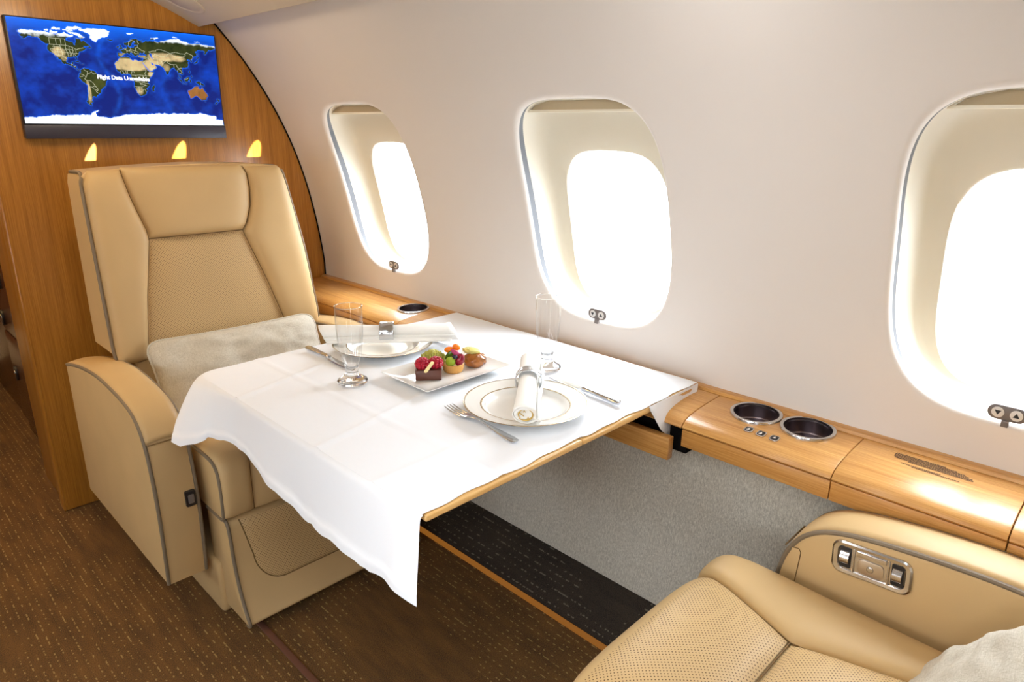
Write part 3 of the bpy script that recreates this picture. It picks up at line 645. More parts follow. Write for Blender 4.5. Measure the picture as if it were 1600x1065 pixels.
    lc = (g1 * (1 - gm) + g2 * gm) * (1 - dry) + tan * (.45 + .55 * n1[..., None] + .5 * n2[..., None]) * dry
    rd = np.clip(ell(133, -25, 24, 14, 3) * (.6 + .9 * n2), 0, 1)[..., None]; lc = lc * (1 - rd) + red * (1 + .8 * (n1[..., None] - .4)) * rd
    ic = np.clip((LA - 67 + 9 * (n2 - .5) + np.where(LO < -60, 5, 0) - np.where((LO > 0) & (LO < 60), 5, 0)) / 5, 0, 1)[..., None]; lc = lc * (1 - ic) + ice * ic
    ic = pip(GR).astype(float)[..., None] * np.clip(.5 + n1, 0, 1)[..., None] ** .2; lc = lc * (1 - ic) + ice * ic
    L = land[..., None].astype(float); col = col * (1 - L) + lc * L
    A = ant[..., None].astype(float); col = col * (1 - A) + ice * 1.05 * A
    bd = np.zeros(LO.shape, bool)
    for ln in BORD:
        for (x1, y1), (x2, y2) in zip(ln[:-1], ln[1:]):
            n = int(max(abs(x2 - x1) * NX / 360, abs(y2 - y1) * NY / (lat1 - lat0) if lat1 > lat0 else 1) * 2) + 2
            for q in range(n + 1):
                a = x1 + (x2 - x1) * q / n; b = y1 + (y2 - y1) * q / n
                i = int((a + 180) / 360 * NX); j = int((b - lat0) / (lat1 - lat0) * NY)
                if 0 <= i < NX and 0 <= j < NY: bd[j, i] = True
    bd &= land; B_ = bd[..., None] * .62; col = col * (1 - B_) + np.array([.72, .72, .50]) * B_
    return col
NX, NY = 520, 264
cols = raster_map(NX, NY, -89.0, 89.5)
z0s, z1s, x0s, x1s = ZB + .041, ZT - .004, -HWS + .005, HWS - .005
vv = []; 
for j in range(NY + 1):
    for i in range(NX + 1): vv.append((x0s + (x1s - x0s) * i / NX, -.0272, z0s + (z1s - z0s) * j / NY))
W1 = NX + 1
ff = [(j * W1 + i, j * W1 + i + 1, (j + 1) * W1 + i + 1, (j + 1) * W1 + i) for j in range(NY) for i in range(NX)]
me = bpy.data.meshes.new('map_display'); me.from_pydata(vv, [], ff)
ca = me.color_attributes.new('map', 'FLOAT_COLOR', 'CORNER')
arr = np.ones((NY * NX, 4, 4), np.float32); arr[:, :, :3] = cols.reshape(-1, 1, 3); ca.data.foreach_set('color', arr.ravel())
tm = NT('lit_map_display'); at = tm.n('ShaderNodeVertexColor'); at.layer_name = 'map'; tm.set(Base_Color=(.005, .005, .005, 1), Roughness=.3); tm.b.inputs['Specular IOR Level'].default_value = .15
tm.l(at.outputs[0], tm.b.inputs['Emission Color']); tm.b.inputs['Emission Strength'].default_value = 1.75
me.materials.append(tm.m); o = bpy.data.objects.new('map_display', me); C.objects.link(o); o.parent = t
cu = bpy.data.curves.new('caption', 'FONT'); cu.body = 'Flight Data Unavailable'; cu.size = .0158; cu.align_x = 'CENTER'; cu.align_y = 'CENTER'; cu.extrude = .0003; cu.offset = .0004
fo = bpy.data.objects.new('caption', cu); C.objects.link(fo); dg = bpy.context.evaluated_depsgraph_get()
me = bpy.data.meshes.new_from_object(fo.evaluated_get(dg)); bpy.data.objects.remove(fo); me.materials.clear(); me.materials.append(M['caption'])
o = bpy.data.objects.new('caption', me); C.objects.link(o); o.parent = t; o.rotation_euler = (PI / 2, 0, 0); o.location = (-.008, -.0276, .0135)

# ---------------------------------------------------------------- armchairs
def armchair(label, loc, rotz, mx, pid):
    t = thing('armchair', label, 'armchair', loc, rotz, 'tan leather cabin armchairs')
    def add(name, bm, mat, parent=None, **k):
        if mx < 0:
            bm.transform(Matrix.Scale(-1, 4, (1, 0, 0)))
            bmesh.ops.reverse_faces(bm, faces=bm.faces)
        return obj(name, bm, mat, parent or t, **k)
    arm = [(-.004, .13), (-.013, .25), (-.015, .36), (-.006, .45), (.008, .505), (.038, .548), (.09, .573), (.19, .587), (.32, .592), (.45, .581), (.56, .563), (.64, .545)]
    arm_s = [(p.x, p.y) for p in spline([(a, b, 0) for a, b in arm], 5)]
    outl = arm_s + [(.645, .13)]
    for sd in (-1, 1):
        xa, xb = (-.39, -.29) if sd < 0 else (.29, .39)
        bm = bmesh.new(); loft(bm, outl, xa, xb, .010, lambda u, v, q: (q, u, v), 3); ao = add('armrest', bm, 'leather')
        # top cover strip, crowned
        seg = [p for p in arm_s if p[1] > .500 or p[0] > .05]
        off = inset2d(outl, -.003); so = [off[outl.index(p)] for p in seg]
        rows = [[(xa + .005 + (xb - xa - .01) * k / 6, p[0], p[1] + .006 * (1 - (2 * k / 6 - 1) ** 2)) for k in range(7)] for p in so]
        bm = bmesh.new(); grid(bm, rows); po = add('arm_pad', fin(bm), 'leather', ao)
        md = po.modifiers.new('thick', 'SOLIDIFY'); md.thickness = .004; md.offset = -1
        for xe in (xa + .004, xb - .004):
            bm = bmesh.new(); tube(bm, [(xe, p[0], p[1]) for p in [tuple(q) for q in inset2d(outl, .001)][:len(arm_s)]], .0046, 8); add('piping', fin(bm), 'piping', ao)
        bm = bmesh.new(); tube(bm, [(xa + .008, -.0005, .506), (xb - .008, -.0005, .506)], .0016, 6); add('seam', fin(bm), 'seam', ao)
        if sd * pid < 0 and pid > 0:                        # recline latch on the front of the aisle arm
            bm = bmesh.new(); loft(bm, rrect(.024, .042, .004, 4, -.312, .349), -.022, -.010, .002, lambda u, v, q: (u, q, v), 2); lo = add('latch', bm, 'black', ao)
            bm = bmesh.new(); loft(bm, rrect(.014, .024, .003, 4, -.312, .349), -.025, -.021, .0015, lambda u, v, q: (u, q, v), 2); add('latch_button', bm, 'grey', lo)
        if pid < 0 and sd < 0:                              # metal control panel inside the wall-side arm
            xi = xb
            def F(u, v, q): return (xi + q, .142 + u - v * .06, .538 + v + u * .06)
            bm = bmesh.new(); ol = rrect(.122, .060, .016, 7); il = rrect(.104, .044, .010, 7)
            for a_, b_, q0, q1 in ((ol, inset2d(ol, .003), -.002, .0045),): pass
            ring = [[F(p[0], p[1], -.002) for p in ol], [F(p[0], p[1], .003) for p in ol], [F(p[0], p[1], .005) for p in inset2d(ol, .003)], [F(p[0], p[1], .004) for p in il], [F(p[0], p[1], .0012) for p in inset2d(il, .002)]]
            V = grid(bm, ring, closed_v=True); bm.faces.new(V[-1]); co = add('control_panel', fin(bm), 'chrome', ao)
            for u0 in (-.040, .040):
                bm = bmesh.new(); loft(bm, rrect(.019, .038, .003, 4, u0, 0), .001, .0022, .0005, F, 1); add('roller_slot', bm, 'black', co)
                bm = bmesh.new(); tube(bm, [F(u0 - .007, 0, -.002), F(u0 + .007, 0, -.002)], .0125, 20); add('roller', fin(bm), 'chrome', co)
            for u0 in (-.0265, .0265):
                bm = bmesh.new(); loft(bm, rrect(.003, .043, .001, 2, u0, 0), .001, .0046, .0008, F, 1); add('divider', bm, 'chrome', co)
            bm = bmesh.new(); loft(bm, rrect(.040, .026, .008, 5, 0, -.006), .001, .0034, .001, F, 2); add('button', bm, plain('champagne_metal', srgb(196, 180, 158), .3, .8), co)
            bm = bmesh.new(); loft(bm, [(.0055 * math.cos(2 * PI * k / 20), -.006 + .0055 * math.sin(2 * PI * k / 20)) for k in range(20)], .003, .006, .002, F, 2); add('jack', bm, 'chrome', co)
            bm = bmesh.new(); loft(bm, rrect(.046, .010, .002, 3, 0, .0145), .001, .0036, .001, F, 2); add('slider', bm, 'chrome', co)
            fl = [(.010, .44), (.026, .435), (.030, .508), (.026, .514), (.014, .512)]
            bm = bmesh.new(); loft(bm, fl, xi - .002, xi + .0015, .001, lambda u, v, q: (q, u, v), 2); add('front_tab', bm, 'leather', ao)
            bm = bmesh.new(); tube(bm, [(xi + .0005, p[0], p[1]) for p in fl[1:]], .001, 5); add('seam', fin(bm), 'seam', ao)
    # backrest
    yf = lambda z: .44 + .11 * (z - .6)
    th = lambda z: .128 + max(0, 1.1 - z) * .10
    out = [(-.262, .40), (-.262, .586), (-.30, .592), (-.309, .602), (-.309, .70), (-.308, .85), (-.307, .98), (-.306, 1.06), (-.302, 1.083), (-.288, 1.094), (-.2, 1.10), (-.1, 1.105), (0, 1.107), (.1, 1.105), (.2, 1.10), (.246, 1.095), (.258, 1.085), (.265, 1.068), (.285, .95), (.304, .83), (.315, .70), (.322, .612), (.316, .598), (.285, .588), (.262, .586), (.262, .40)]
    bm = bmesh.new(); loft(bm, out, 0, 1, .012, lambda u, v, q: (u, yf(v) + (q - .012 if q < .5 else q) * th(v) * 1 + .0, v), 3); bo = add('backrest', bm, 'leather')
    for ol in (out[2:9], out[16:23][::-1]):
        p3 = [(ol[0][0] * .9, yf(ol[0][1]) - .002, ol[0][1] - .003)] + [(x, yf(z) + .0, z) for x, z in ol]
        sg_ = -1 if ol[0][0] < 0 else 1; xe = p3[-1][0]; p3 = p3[:-1] + [(xe - sg_ * .001, yf(1.07) + .004, 1.079), (xe - sg_ * .004, yf(1.09) + .022, 1.0905), (xe - sg_ * .004, yf(1.09) + .06, 1.092), (xe - sg_ * .004, yf(1.09) + .115, 1.090)]
        bm = bmesh.new(); tube(bm, spline(p3, 4), .0046, 8); add('piping', fin(bm), 'piping', bo)
    SL = ([.55, .60, .75, .905, .93, .98, 1.03, 1.075, 1.10], [-.226, -.222, -.198, -.166, -.168, -.183, -.196, -.204, -.207])
    SR = ([.55, .60, .75, .905, .93, .98, 1.03, 1.075, 1.10], [.214, .202, .158, .105, .122, .141, .147, .145, .132])
    OL = ([.55, 1.06, 1.10], [-.305, -.302, -.285]); OR = ([.55, .612, .70, .83, .95, 1.068, 1.085, 1.10], [.319, .319, .3125, .3015, .2835, .262, .256, .242])
    def pad(name, za, zb, lf, rf, Bh, mat, nu=26, nv=44, pw=4, ex=.5):
        rows = []
        for i in range(nv + 1):
            b = 2 * i / nv - 1; bb = math.copysign(1 - (1 - abs(b)) ** 1.5, b); z = za + (zb - za) * (bb + 1) / 2; row = []
            for k in range(nu + 1):
                a = 2 * k / nu - 1; aa = math.copysign(1 - (1 - abs(a)) ** 1.5, a)
                x = lerp(*lf, z) + (lerp(*rf, z) - lerp(*lf, z)) * (aa + 1) / 2
                h = Bh * max(0, (1 - abs(aa) ** pw) * (1 - abs(bb) ** (pw * 2.5))) ** ex - .002
                row.append((x, yf(z) - h, z))
            rows.append(row)
        bm = bmesh.new(); grid(bm, rows); return add(name, fin(bm), mat, bo, ang=80)
    sh = lambda f, d: (f[0], [x + d for x in f[1]])
    pad('bolster', .57, 1.098, OL, sh(SL, -.0008), .030, 'leather'); pad('bolster', .57, 1.096, sh(SR, .0008), OR, .030, 'leather')
    pad('headrest', .9085, 1.103, sh(SL, .0008), sh(SR, -.0008), .032, 'leather'); pad('back_insert', .55, .9065, sh(SL, .0008), sh(SR, -.0008), .018, 'perf_z')
    for f in (SL, SR):
        bm = bmesh.new(); tube(bm, [(lerp(*f, z), yf(z) - .001, z) for z in np.linspace(.56, 1.097, 60)], .0017, 6); add('seam', fin(bm), 'seam', bo)
    bm = bmesh.new(); tube(bm, [(lerp(*SL, .9075), yf(.9075) - .001, .9075), (lerp(*SR, .9075), yf(.9075) - .001, .9075)], .0017, 6); add('seam', fin(bm), 'seam', bo)
    # seat cushion
    hw = .272
    base = [(.44, .30), (-.088, .30), (-.098, .31), (-.100, .40), (-.093, .43), (-.075, .447), (-.05, .452), (.44, .440)]
    bm = bmesh.new(); loft(bm, base, -hw, hw, .010, lambda u, v, q: (q, u, v), 3); co = add('seat_cushion', bm, 'leather')
    pr = spline([(p[0], p[1], 0) for p in [(.44, .442), (.3, .446), (.15, .450), (.0, .453), (-.05, .452), (-.078, .446), (-.096, .428), (-.102, .39), (-.102, .35), (-.099, .308)]], 8)
    pr = [Vector((p.x, p.y)) for p in pr]
    nr = []
    for i in range(len(pr)):
        d = pr[min(i + 1, len(pr) - 1)] - pr[max(i - 1, 0)]; nr.append(Vector((d.y, -d.x)).normalized())
    nr = [n if n.y > -.2 and not (n.x > .5) else -n for n in nr]
    iS = min(range(len(pr)), key=lambda i: abs(pr[i].x - .095) + (9 if pr[i].y < .44 else 0))
    mid = lambda p: lerp([-.103, -.095, .095, .44], [.196, .192, .122, .235], p.x)
    def cpad(name, i0, i1, lf, rf, Bh, mat, drop=None, nu=24, pw=4, ex=.5):
        rows = []; idx = np.linspace(i0, i1, max(12, int((i1 - i0) * 1.5)))
        for f in idx:
            i = int(min(f, len(pr) - 1.001)); u = f - i; p = pr[i].lerp(pr[min(i + 1, len(pr) - 1)], u); n = nr[i].lerp(nr[min(i + 1, len(nr) - 1)], u).normalized()
            b = 2 * (f - i0) / (i1 - i0) - 1; row = []
            for k in range(nu + 1):
                a = 2 * k / nu - 1; aa = math.copysign(1 - (1 - abs(a)) ** 1.5, a)
                x = lf(p) + (rf(p) - lf(p)) * (aa + 1) / 2
                h = Bh * max(0, (1 - abs(aa) ** pw) * (1 - abs(b) ** 10)) ** ex + .0012
                row.append((x, p.x + n.x * h, p.y + n.y * h))
            rows.append(row)
        bm = bmesh.new(); grid(bm, rows); fin(bm)
        if isinstance(mat, list):
            for f in bm.faces: f.material_index = 1 if f.calc_center_median().y < -.088 else 0
        return add(name, bm, mat, co, ang=80)
    E_ = len(pr) - 1; iF = min(range(len(pr)), key=lambda i: abs(pr[i].y - .40) + (9 if pr[i].x > -.09 else 0))
    cpad('seat_insert', 0, iS - .15, lambda p: -mid(p) + .001, lambda p: mid(p) - .001, .022, 'perf_y')
    cpad('thigh_pad', iS + .15, E_, lambda p: -mid(p) + .001, lambda p: mid(p) - .001, .022, ['perf_y', 'leather'])
    cpad('side_bolster', 0, E_, lambda p: -hw + .003, lambda p: -mid(p) - .001, .019, 'leather'); cpad('side_bolster', 0, E_, lambda p: mid(p) + .001, lambda p: hw - .003, .019, 'leather')
    for sx in (-1, 1):
        bm = bmesh.new(); tube(bm, [(sx * (hw - .002), p[0], p[1]) for p in [(.44, .443)] + [(q.x, q.y + .001) for q in pr[4:]]] + [(sx * (hw - .002), -.09, .302), (sx * (hw - .002), .0, .301)], .0046, 8); add('piping', fin(bm), 'piping', co)
        bm = bmesh.new(); tube(bm, [(sx * mid(p), p.x + n.x * .002, p.y + n.y * .002) for p, n in zip(pr, nr)], .0015, 6); add('seam', fin(bm), 'seam', co)
    p = pr[iS]; bm = bmesh.new(); tube(bm, [(-mid(p), p.x, p.y + .002), (mid(p), p.x, p.y + .002)], .0015, 6); add('seam', fin(bm), 'seam', co)
    # leg rest panel
    fr = [(-.06, .296), (-.082, .293), (-.095, .282), (-.101, .25), (-.105, .20), (-.115, .14), (-.132, .085), (-.150, .048), (-.160, .032), (-.156, .024), (-.145, .022)]
    fs = [(p.x, p.y) for p in spline([(a, b, 0) for a, b in fr], 4)]
    bm = bmesh.new(); loft(bm, fs + [(.02, .022), (.02, .296)], -.266, .266, .008, lambda u, v, q: (q, u, v), 3); fo_ = add('leg_rest', bm, 'leather')
    for sx in (-1, 1):
        bm = bmesh.new(); tube(bm, [(sx * .262, p[0] - .0005, p[1]) for p in fs], .0046, 8); add('piping', fin(bm), 'piping', fo_)
    ys = sorted(fs, key=lambda p: p[1]); fy = lambda z: lerp([p[1] for p in ys], [p[0] for p in ys], z)
    def half(z): return .155 + .055 * (1 - max(0, (.19 - z) / .085) ** 2.2) if z < .19 else .210 + .02 * (z - .19) / .09
    def half2(z):
        q = max(0, min(1, (.185 - z) / .085)); return (.212 + .02 * max(0, z - .185) / .1) - .075 * (1 - math.sqrt(max(0, 1 - q ** 2)))
    rows = []
    for z in np.linspace(.1005, .288, 34):
        b = (z - .1005) / .1875; row = []
        for k in range(25):
            a = 2 * k / 24 - 1; aa = math.copysign(1 - (1 - abs(a)) ** 1.5, a)
            h = .011 * max(0, (1 - abs(aa) ** 6) * (1 - (1 - b) ** 8)) ** .5 + .0005; row.append((aa * half2(z), fy(z) - h, z))
        rows.append(row)
    bm = bmesh.new(); grid(bm, rows); add('leg_rest_insert', fin(bm), 'perf_z', fo_, ang=80)
    pts = [(-half2(z), fy(z) - .001, z) for z in np.linspace(.288, .1005, 40)] + [(half2(z), fy(z) - .001, z) for z in np.linspace(.1005, .288, 40)]
    bm = bmesh.new(); tube(bm, pts, .0016, 6); add('seam', fin(bm), 'seam', fo_)
    add('base', box(-.278, .278, -.035, .60, .0, .15, r=.012, seg=3), 'leather')
    return t
armchair('tan leather armchair beside the bulkhead with a cushion, facing the camera', (.81, 1.60, 0), 0, 1, 1)
armchair('tan leather armchair in the foreground at bottom right, seen from above', (.81, .39, 0), PI, 1, -1)

# ---------------------------------------------------------------- scatter cushions
def cushion(label, loc, rot, w_=.50, h_=.28, T=.052, seed=1):
    t = thing('scatter_cushion', label, 'cushion', loc, 0, 'pale linen cushions on the seats')
    Mx = Matrix.Rotation(rot[2], 4, 'Z') @ Matrix.Rotation(rot[0], 4, 'X') @ Matrix.Rotation(rot[1], 4, 'Y')
    def edge(u, v, rc=.045):
        x, y = u * w_ / 2, v * h_ / 2; ax_, ay_ = w_ / 2 - rc, h_ / 2 - rc
        dx, dy = abs(x) - ax_, abs(y) - ay_
        if dx > 0 and dy > 0:
            m = max(dx, dy); L = math.hypot(dx, dy); x = math.copysign(ax_ + dx * m / L, x); y = math.copysign(ay_ + dy * m / L, y)
        return x, y
    bm = bmesh.new(); nu, nv = 48, 32
    for sgn in (1, -1):
        rows = []
        for j in range(nv + 1):
            row = []
            for i in range(nu + 1):
                u, v = 2 * i / nu - 1, 2 * j / nv - 1
                k = max(0, (1 - u ** 4) * (1 - v ** 4)) ** .55
                pin = 1 - .045 * (1 - u * u) * abs(v) ** 3; pin2 = 1 - .05 * (1 - v * v) * abs(u) ** 3
                x, y = edge(u, v); x *= pin2; y *= pin
                r = min(1, math.hypot(max(0, abs(u) - .88) / .12, max(0, abs(v) - .80) / .20))
                wr = noise.noise((u * 2.4 + seed, v * 1.8, sgn * 3.1)) * .018 + noise.noise((u * 5 + v * 4, v * 5 - u * 3, seed)) * .008
                row.append(Vector((x, y, sgn * (T * k + wr * k))))
            rows.append(row)
        grid(bm, rows)
    bmesh.ops.remove_doubles(bm, verts=bm.verts, dist=1e-4); fin(bm); bm.transform(Mx); obj('cover', bm, 'linen', t, ang=180)
    bd = []
    for u, v in [(-1 + 2 * k / 24, -1) for k in range(24)] + [(1, -1 + 2 * k / 16) for k in range(16)] + [(1 - 2 * k / 24, 1) for k in range(24)] + [(-1, 1 - 2 * k / 16) for k in range(16)]:
        pin = 1 - .045 * (1 - u * u) * abs(v) ** 3; pin2 = 1 - .05 * (1 - v * v) * abs(u) ** 3
        x, y = edge(u, v); bd.append(Mx @ Vector((x * pin2, y * pin, 0)))
    bm = bmesh.new(); tube(bm, bd, .0035, 6, closed=True); obj('piping', fin(bm), 'linen', t)
    return t
cushion('pale linen cushion lying against the back of the far armchair', (.805, 1.895, .520), (math.radians(60), math.radians(-2), math.radians(-4)))
cushion('pale linen cushion at the bottom right corner of the photo, on the near armchair', (.815, .045, .515), (math.radians(-52), 0, math.radians(3)), seed=5)

# ---------------------------------------------------------------- table and cloth
t = thing('dining_table', 'fold-out wooden table with a pale oak edge under the white cloth', 'table', (.95, 1.145, .64))
obj('table_leaf', box(-.396, -.020, -.422, .425, .0045, .0175, r=.004, seg=3), 'wood_x', t)
obj('table_leaf', box(-.0185, .395, -.422, .425, .0045, .0175, r=.004, seg=3), 'wood_x', t)
obj('support_arm', box(.05, .24, -.36, -.30, -.028, .0045, r=.003), 'black', t); obj('support_arm', box(.05, .24, .30, .36, -.028, .0045, r=.003), 'black', t)

def crease(x, y):
    z = 0
    for (xa, ya, xb, yb, hgt) in ((.557, 1.035, .935, 1.123, .0042), (.566, .857, .935, .861, .0034), (.563, 1.362, .784, 1.424, .0034), (.72, .72, .70, 1.57, .0020)):
        dx, dy = xb - xa, yb - ya; L = math.hypot(dx, dy); s = ((x - xa) * dx + (y - ya) * dy) / L / L; d = abs((x - xa) * dy - (y - ya) * dx) / L
        fade = max(0, 1 - max(0, -s, s - 1) / .5); z += hgt * math.exp(-(d / .007) ** 2) * fade
    return z
def top_z(x, y):
    return .6592 + crease(x, y) + .0012 * (noise.noise((x * 7, y * 9, 2)) + .5 * noise.noise((x * 17, y * 13, 5)) + .8)
X0, X1, Y0, Y1 = .549, 1.352, .7235, 1.574
bm = bmesh.new(); nx, ny, rc = 110, 116, .045
rows = []
def cl(x, y):
    if x < X0 + rc and y > Y1 - rc:
        dx, dy = x - X0 - rc, y - Y1 + rc; m = max(abs(dx), abs(dy)); L = math.hypot(dx, dy)
        if L > 1e-9: dx, dy = dx * m / L, dy * m / L
        x, y = X0 + rc + dx, Y1 - rc + dy
    return x, y
for j in range(ny + 1):
    row = []
    for i in range(nx + 1):
        x = X0 + (X1 - X0) * i / nx; y = Y0 + (Y1 - Y0) * j / ny
        nearw = .0022 * math.sin(x * 31) + .0016 * math.sin(x * 71)
        if j == 0: y += nearw + .007 * math.exp(-((x - .925) / .012) ** 2) + .004
        x, y = cl(x, y); row.append((x, y, top_z(x, y)))
    rows.append(row)
VT = grid(bm, rows)
# skirt along the aisle edge, round the far corner and along the far edge
path = [('l', Y0 + (Y1 - rc - Y0) * k / 60) for k in range(61)] + [('c', k / 12) for k in range(1, 12)] + [('f', X0 + rc + (X1 - X0 - rc) * k / 50) for k in range(51)]
sk = []
for kind, q in path:
    if kind == 'l': E = Vector((X0, q)); N = Vector((-1, 0))
    elif kind == 'c': a = PI - q * PI / 2; E = Vector((X0 + rc + rc * math.cos(a), Y1 - rc + rc * math.sin(a))); N = Vector((math.cos(a), math.sin(a)))
    else: E = Vector((q, Y1)); N = Vector((0, 1))
    if kind == 'l':
        drop = lerp([.72, .78, .90, 1.02, 1.12, 1.22, 1.33, 1.39, 1.45, 1.53], [.150, .147, .150, .149, .140, .128, .103, .098, .112, .140], q)
        out_ = lerp([.72, .9, 1.2, 1.36, 1.44, 1.53], [.012, .020, .018, .010, .030, .072], q)
        drop += .003 * math.sin(q * 38) + .002 * math.sin(q * 90)
        if q < .80: out_ += .010 * math.sin((q - .72) * 40)
        N2 = N
    elif kind == 'c':
        drop = .142 - .02 * q; out_ = .076 * (1 - q) ** 1.2 + .012; N2 = Vector((-1, .15 + .8 * q)).normalized()
    else:
        drop = lerp([.59, .75, 1.0, 1.35], [.12, .10, .12, .11], q); out_ = .012 + .006 * math.sin(q * 25); N2 = N
    row = []
    z0 = top_z(E.x, E.y)
    for s, (fo1, fd) in enumerate(((0.0, 0.0), (.05, .012), (.12, .035), (.2, .08), (.3, .16), (.42, .27), (.54, .39), (.66, .52), (.77, .64), (.86, .76), (.925, .858), (.932, .864), (.968, .93), (1.0, 1.0))):
        if kind == 'l' and q > 1.42 or kind == 'c': fo1 = fo1 ** .85
        g = out_ * fo1 + min(.004, fd * .2)
        if s in (11, 12, 13): g += .0007
        wob = .004 * fd * noise.noise((E.x * 9, E.y * 9, fd * 2))
        row.append((E.x + N2.x * (g + wob), E.y + N2.y * (g + wob) - (.012 * fd if kind == 'l' and q > 1.45 else 0), z0 - drop * fd))
    sk.append(row)
grid(bm, sk)
# corner flap falling into the gap beside the ledge
fl = []
tE = [(1.150 + .200 * k / 14, .7235) for k in range(15)]
for k, (x, y) in enumerate(tE):
    f = k / 14; row = []
    drop = lerp([0, .2, .45, .52, .75, 1], [.006, .062, .098, .099, .066, .03], f)
    for s in range(11):
        q = s / 10; zz = top_z(x, y) - drop * q
        row.append((x - .012 * q * f, y - .004 * math.sin(PI * min(1, q * .8)) - .008 * q * math.sin(f * 6), zz))
    fl.append(row)
bmesh.ops.remove_doubles(bm, verts=bm.verts, dist=4e-4)
fin(bm)
cloth = obj('tablecloth', bm, 'cloth', ang=180); tag(cloth, 'white cotton tablecloth draped over the fold-out table', 'tablecloth')
solid(cloth, .0009, 1)
bm = bmesh.new(); grid(bm, fl); fo_ = obj('corner_flap', fin(bm), 'cloth', cloth, ang=180); solid(fo_, .0009, 1)
TZ = .6640

# ---------------------------------------------------------------- tableware
def plate(label, x, y):
    t = thing('dinner_plate', label, 'plate', (x, y, TZ), 0, 'gilt rimmed dinner plates')
    r = .128
    pr = [(0, .003), (.055, .003), (.076, .0045), (.083, .008), (.0865, .0125), (.092, .0142), (.110, .0175), (r - .003, .0205), (r - .001, .0212), (r, .0204), (r - .002, .019), (.108, .0145), (.09, .0108), (.078, .003), (.064, .0008), (0, .0008)]
    bm = bmesh.new(); lathe(bm, pr, 96); obj('dish', bm, 'porcelain', t, ang=60)
    bm = bmesh.new(); lathe(bm, [(r - .0032, .0207), (r - .0012, .0216), (r + .0005, .0206), (r - .001, .0196)], 96); obj('rim_band', bm, 'gilt', t, ang=80)
    bm = bmesh.new(); lathe(bm, [(.0905, .01405), (.0918, .01455), (.0928, .01465), (.094, .01465)], 96); obj('inner_band', bm, 'gilt', t, ang=80)
plate('white plate with a thin gilt rim nearest the camera, between fork and knife', .945, .888)
plate('white gilt rimmed plate at the far side, before the armchair with the cushion', .965, 1.418)

def napkin(label, a, b, logo):
    a, b = Vector(a), Vector(b); L = (b - a).length; ax = (b - a).normalized()
    t = thing('rolled_napkin', label, 'napkin', (a + b) / 2, 0, 'rolled white napkins'); o0 = (a + b) / 2
    sd = ax.cross(Vector((0, 0, 1))).normalized(); up = sd.cross(ax).normalized()
    bm = bmesh.new(); rows = []; nseg = 26; turns = 2.35; n_ = 90
    for k in range(nseg + 1):
        s = k / nseg - .5; row = []
        for j in range(n_ + 1):
            f = j / n_; th = -PI * .75 + f * turns * 2 * PI; rr = .011 + .0136 * f
            rr *= 1 + .03 * math.sin(s * 5 + th * 2) * f; yy = rr * math.sin(th); 
            flare = 1 + .10 * (2 * s) ** 2 - .06 * math.exp(-(s * 9) ** 2)
            slant = .012 * (yy / .022) * (-1 if s < 0 else -1) * (1 if abs(s) > .45 else 0)
            row.append(ax * (s * L + slant) + sd * rr * math.cos(th) * flare + up * yy * .94 * flare)
        rows.append(row)
    grid(bm, rows); fin(bm); ro = obj('roll', bm, 'napkin', t, ang=60); md = ro.modifiers.new('thick', 'SOLIDIFY'); md.thickness = .0022; md.offset = -1
    # loose flap of the last fold along the side
    bm = bmesh.new(); rows = []
    for k in range(nseg + 1):
        s = k / nseg - .5; e = .030 + .006 * (-s) + .004 * math.sin(s * 4)
        rows.append([ax * (s * L * (.99 - .06 * q)) + sd * (.017 + (e - .017) * q) + up * (-.004 - .0145 * q ** .8) for q in (0, .25, .5, .75, 1)])
    grid(bm, rows); fl_ = obj('loose_edge', fin(bm), 'napkin', t, ang=60); md = fl_.modifiers.new('thick', 'SOLIDIFY'); md.thickness = .003
    # closing disc of folded cloth at each end
    for sg in (-1, 1):
        bm = bmesh.new(); P = []
        for rr, dz in ((.0205, -.008), (.0195, -.0015), (.016, -.0005), (.010, -.0015), (.0002, -.001)):
            P.append([ax * (sg * (L / 2 + dz)) + (ax * (-.012 * math.sin(2 * PI * k / 32) * rr / .022) * 1) + sd * rr * 1.05 * math.cos(2 * PI * k / 32) + up * rr * math.sin(2 * PI * k / 32) for k in range(32)])
        V = grid(bm, P, closed_v=True); bm.faces.new(V[-1]); obj('end_fold', fin(bm), 'napkin', t, ang=80)
    if logo:
        S = lambda x, y, d=.0012: ax * (-L / 2 - d) + ax * (-.012 * y / .022) - sd * x + up * y
        bm = bmesh.new()
        tube(bm, [S(.0148 * math.cos(q), .0148 * math.sin(q)) for q in np.linspace(2.2, 5.6, 24)], lambda f: .0004 + .0012 * math.sin(PI * f), 6)
        tube(bm, [S(.0125 * math.cos(q), .0125 * math.sin(q)) for q in np.linspace(-.9, 1.2, 16)], lambda f: .0003 + .0009 * math.sin(PI * f), 6)
        tube(bm, [S(x, y) for x, y in ((.002, -.004), (.006, .0), (.011, .006))], .0009, 6)
        for cx_, cy_ in ((.001, .0085), (-.006, -.009)):
            tube(bm, [S(cx_ - .002, cy_ - .002), S(cx_, cy_ + .002), S(cx_ + .002, cy_ - .002)], .0009, 6)
        obj('gold_emblem', fin(bm), 'gold', t)
    return ax, sd, up
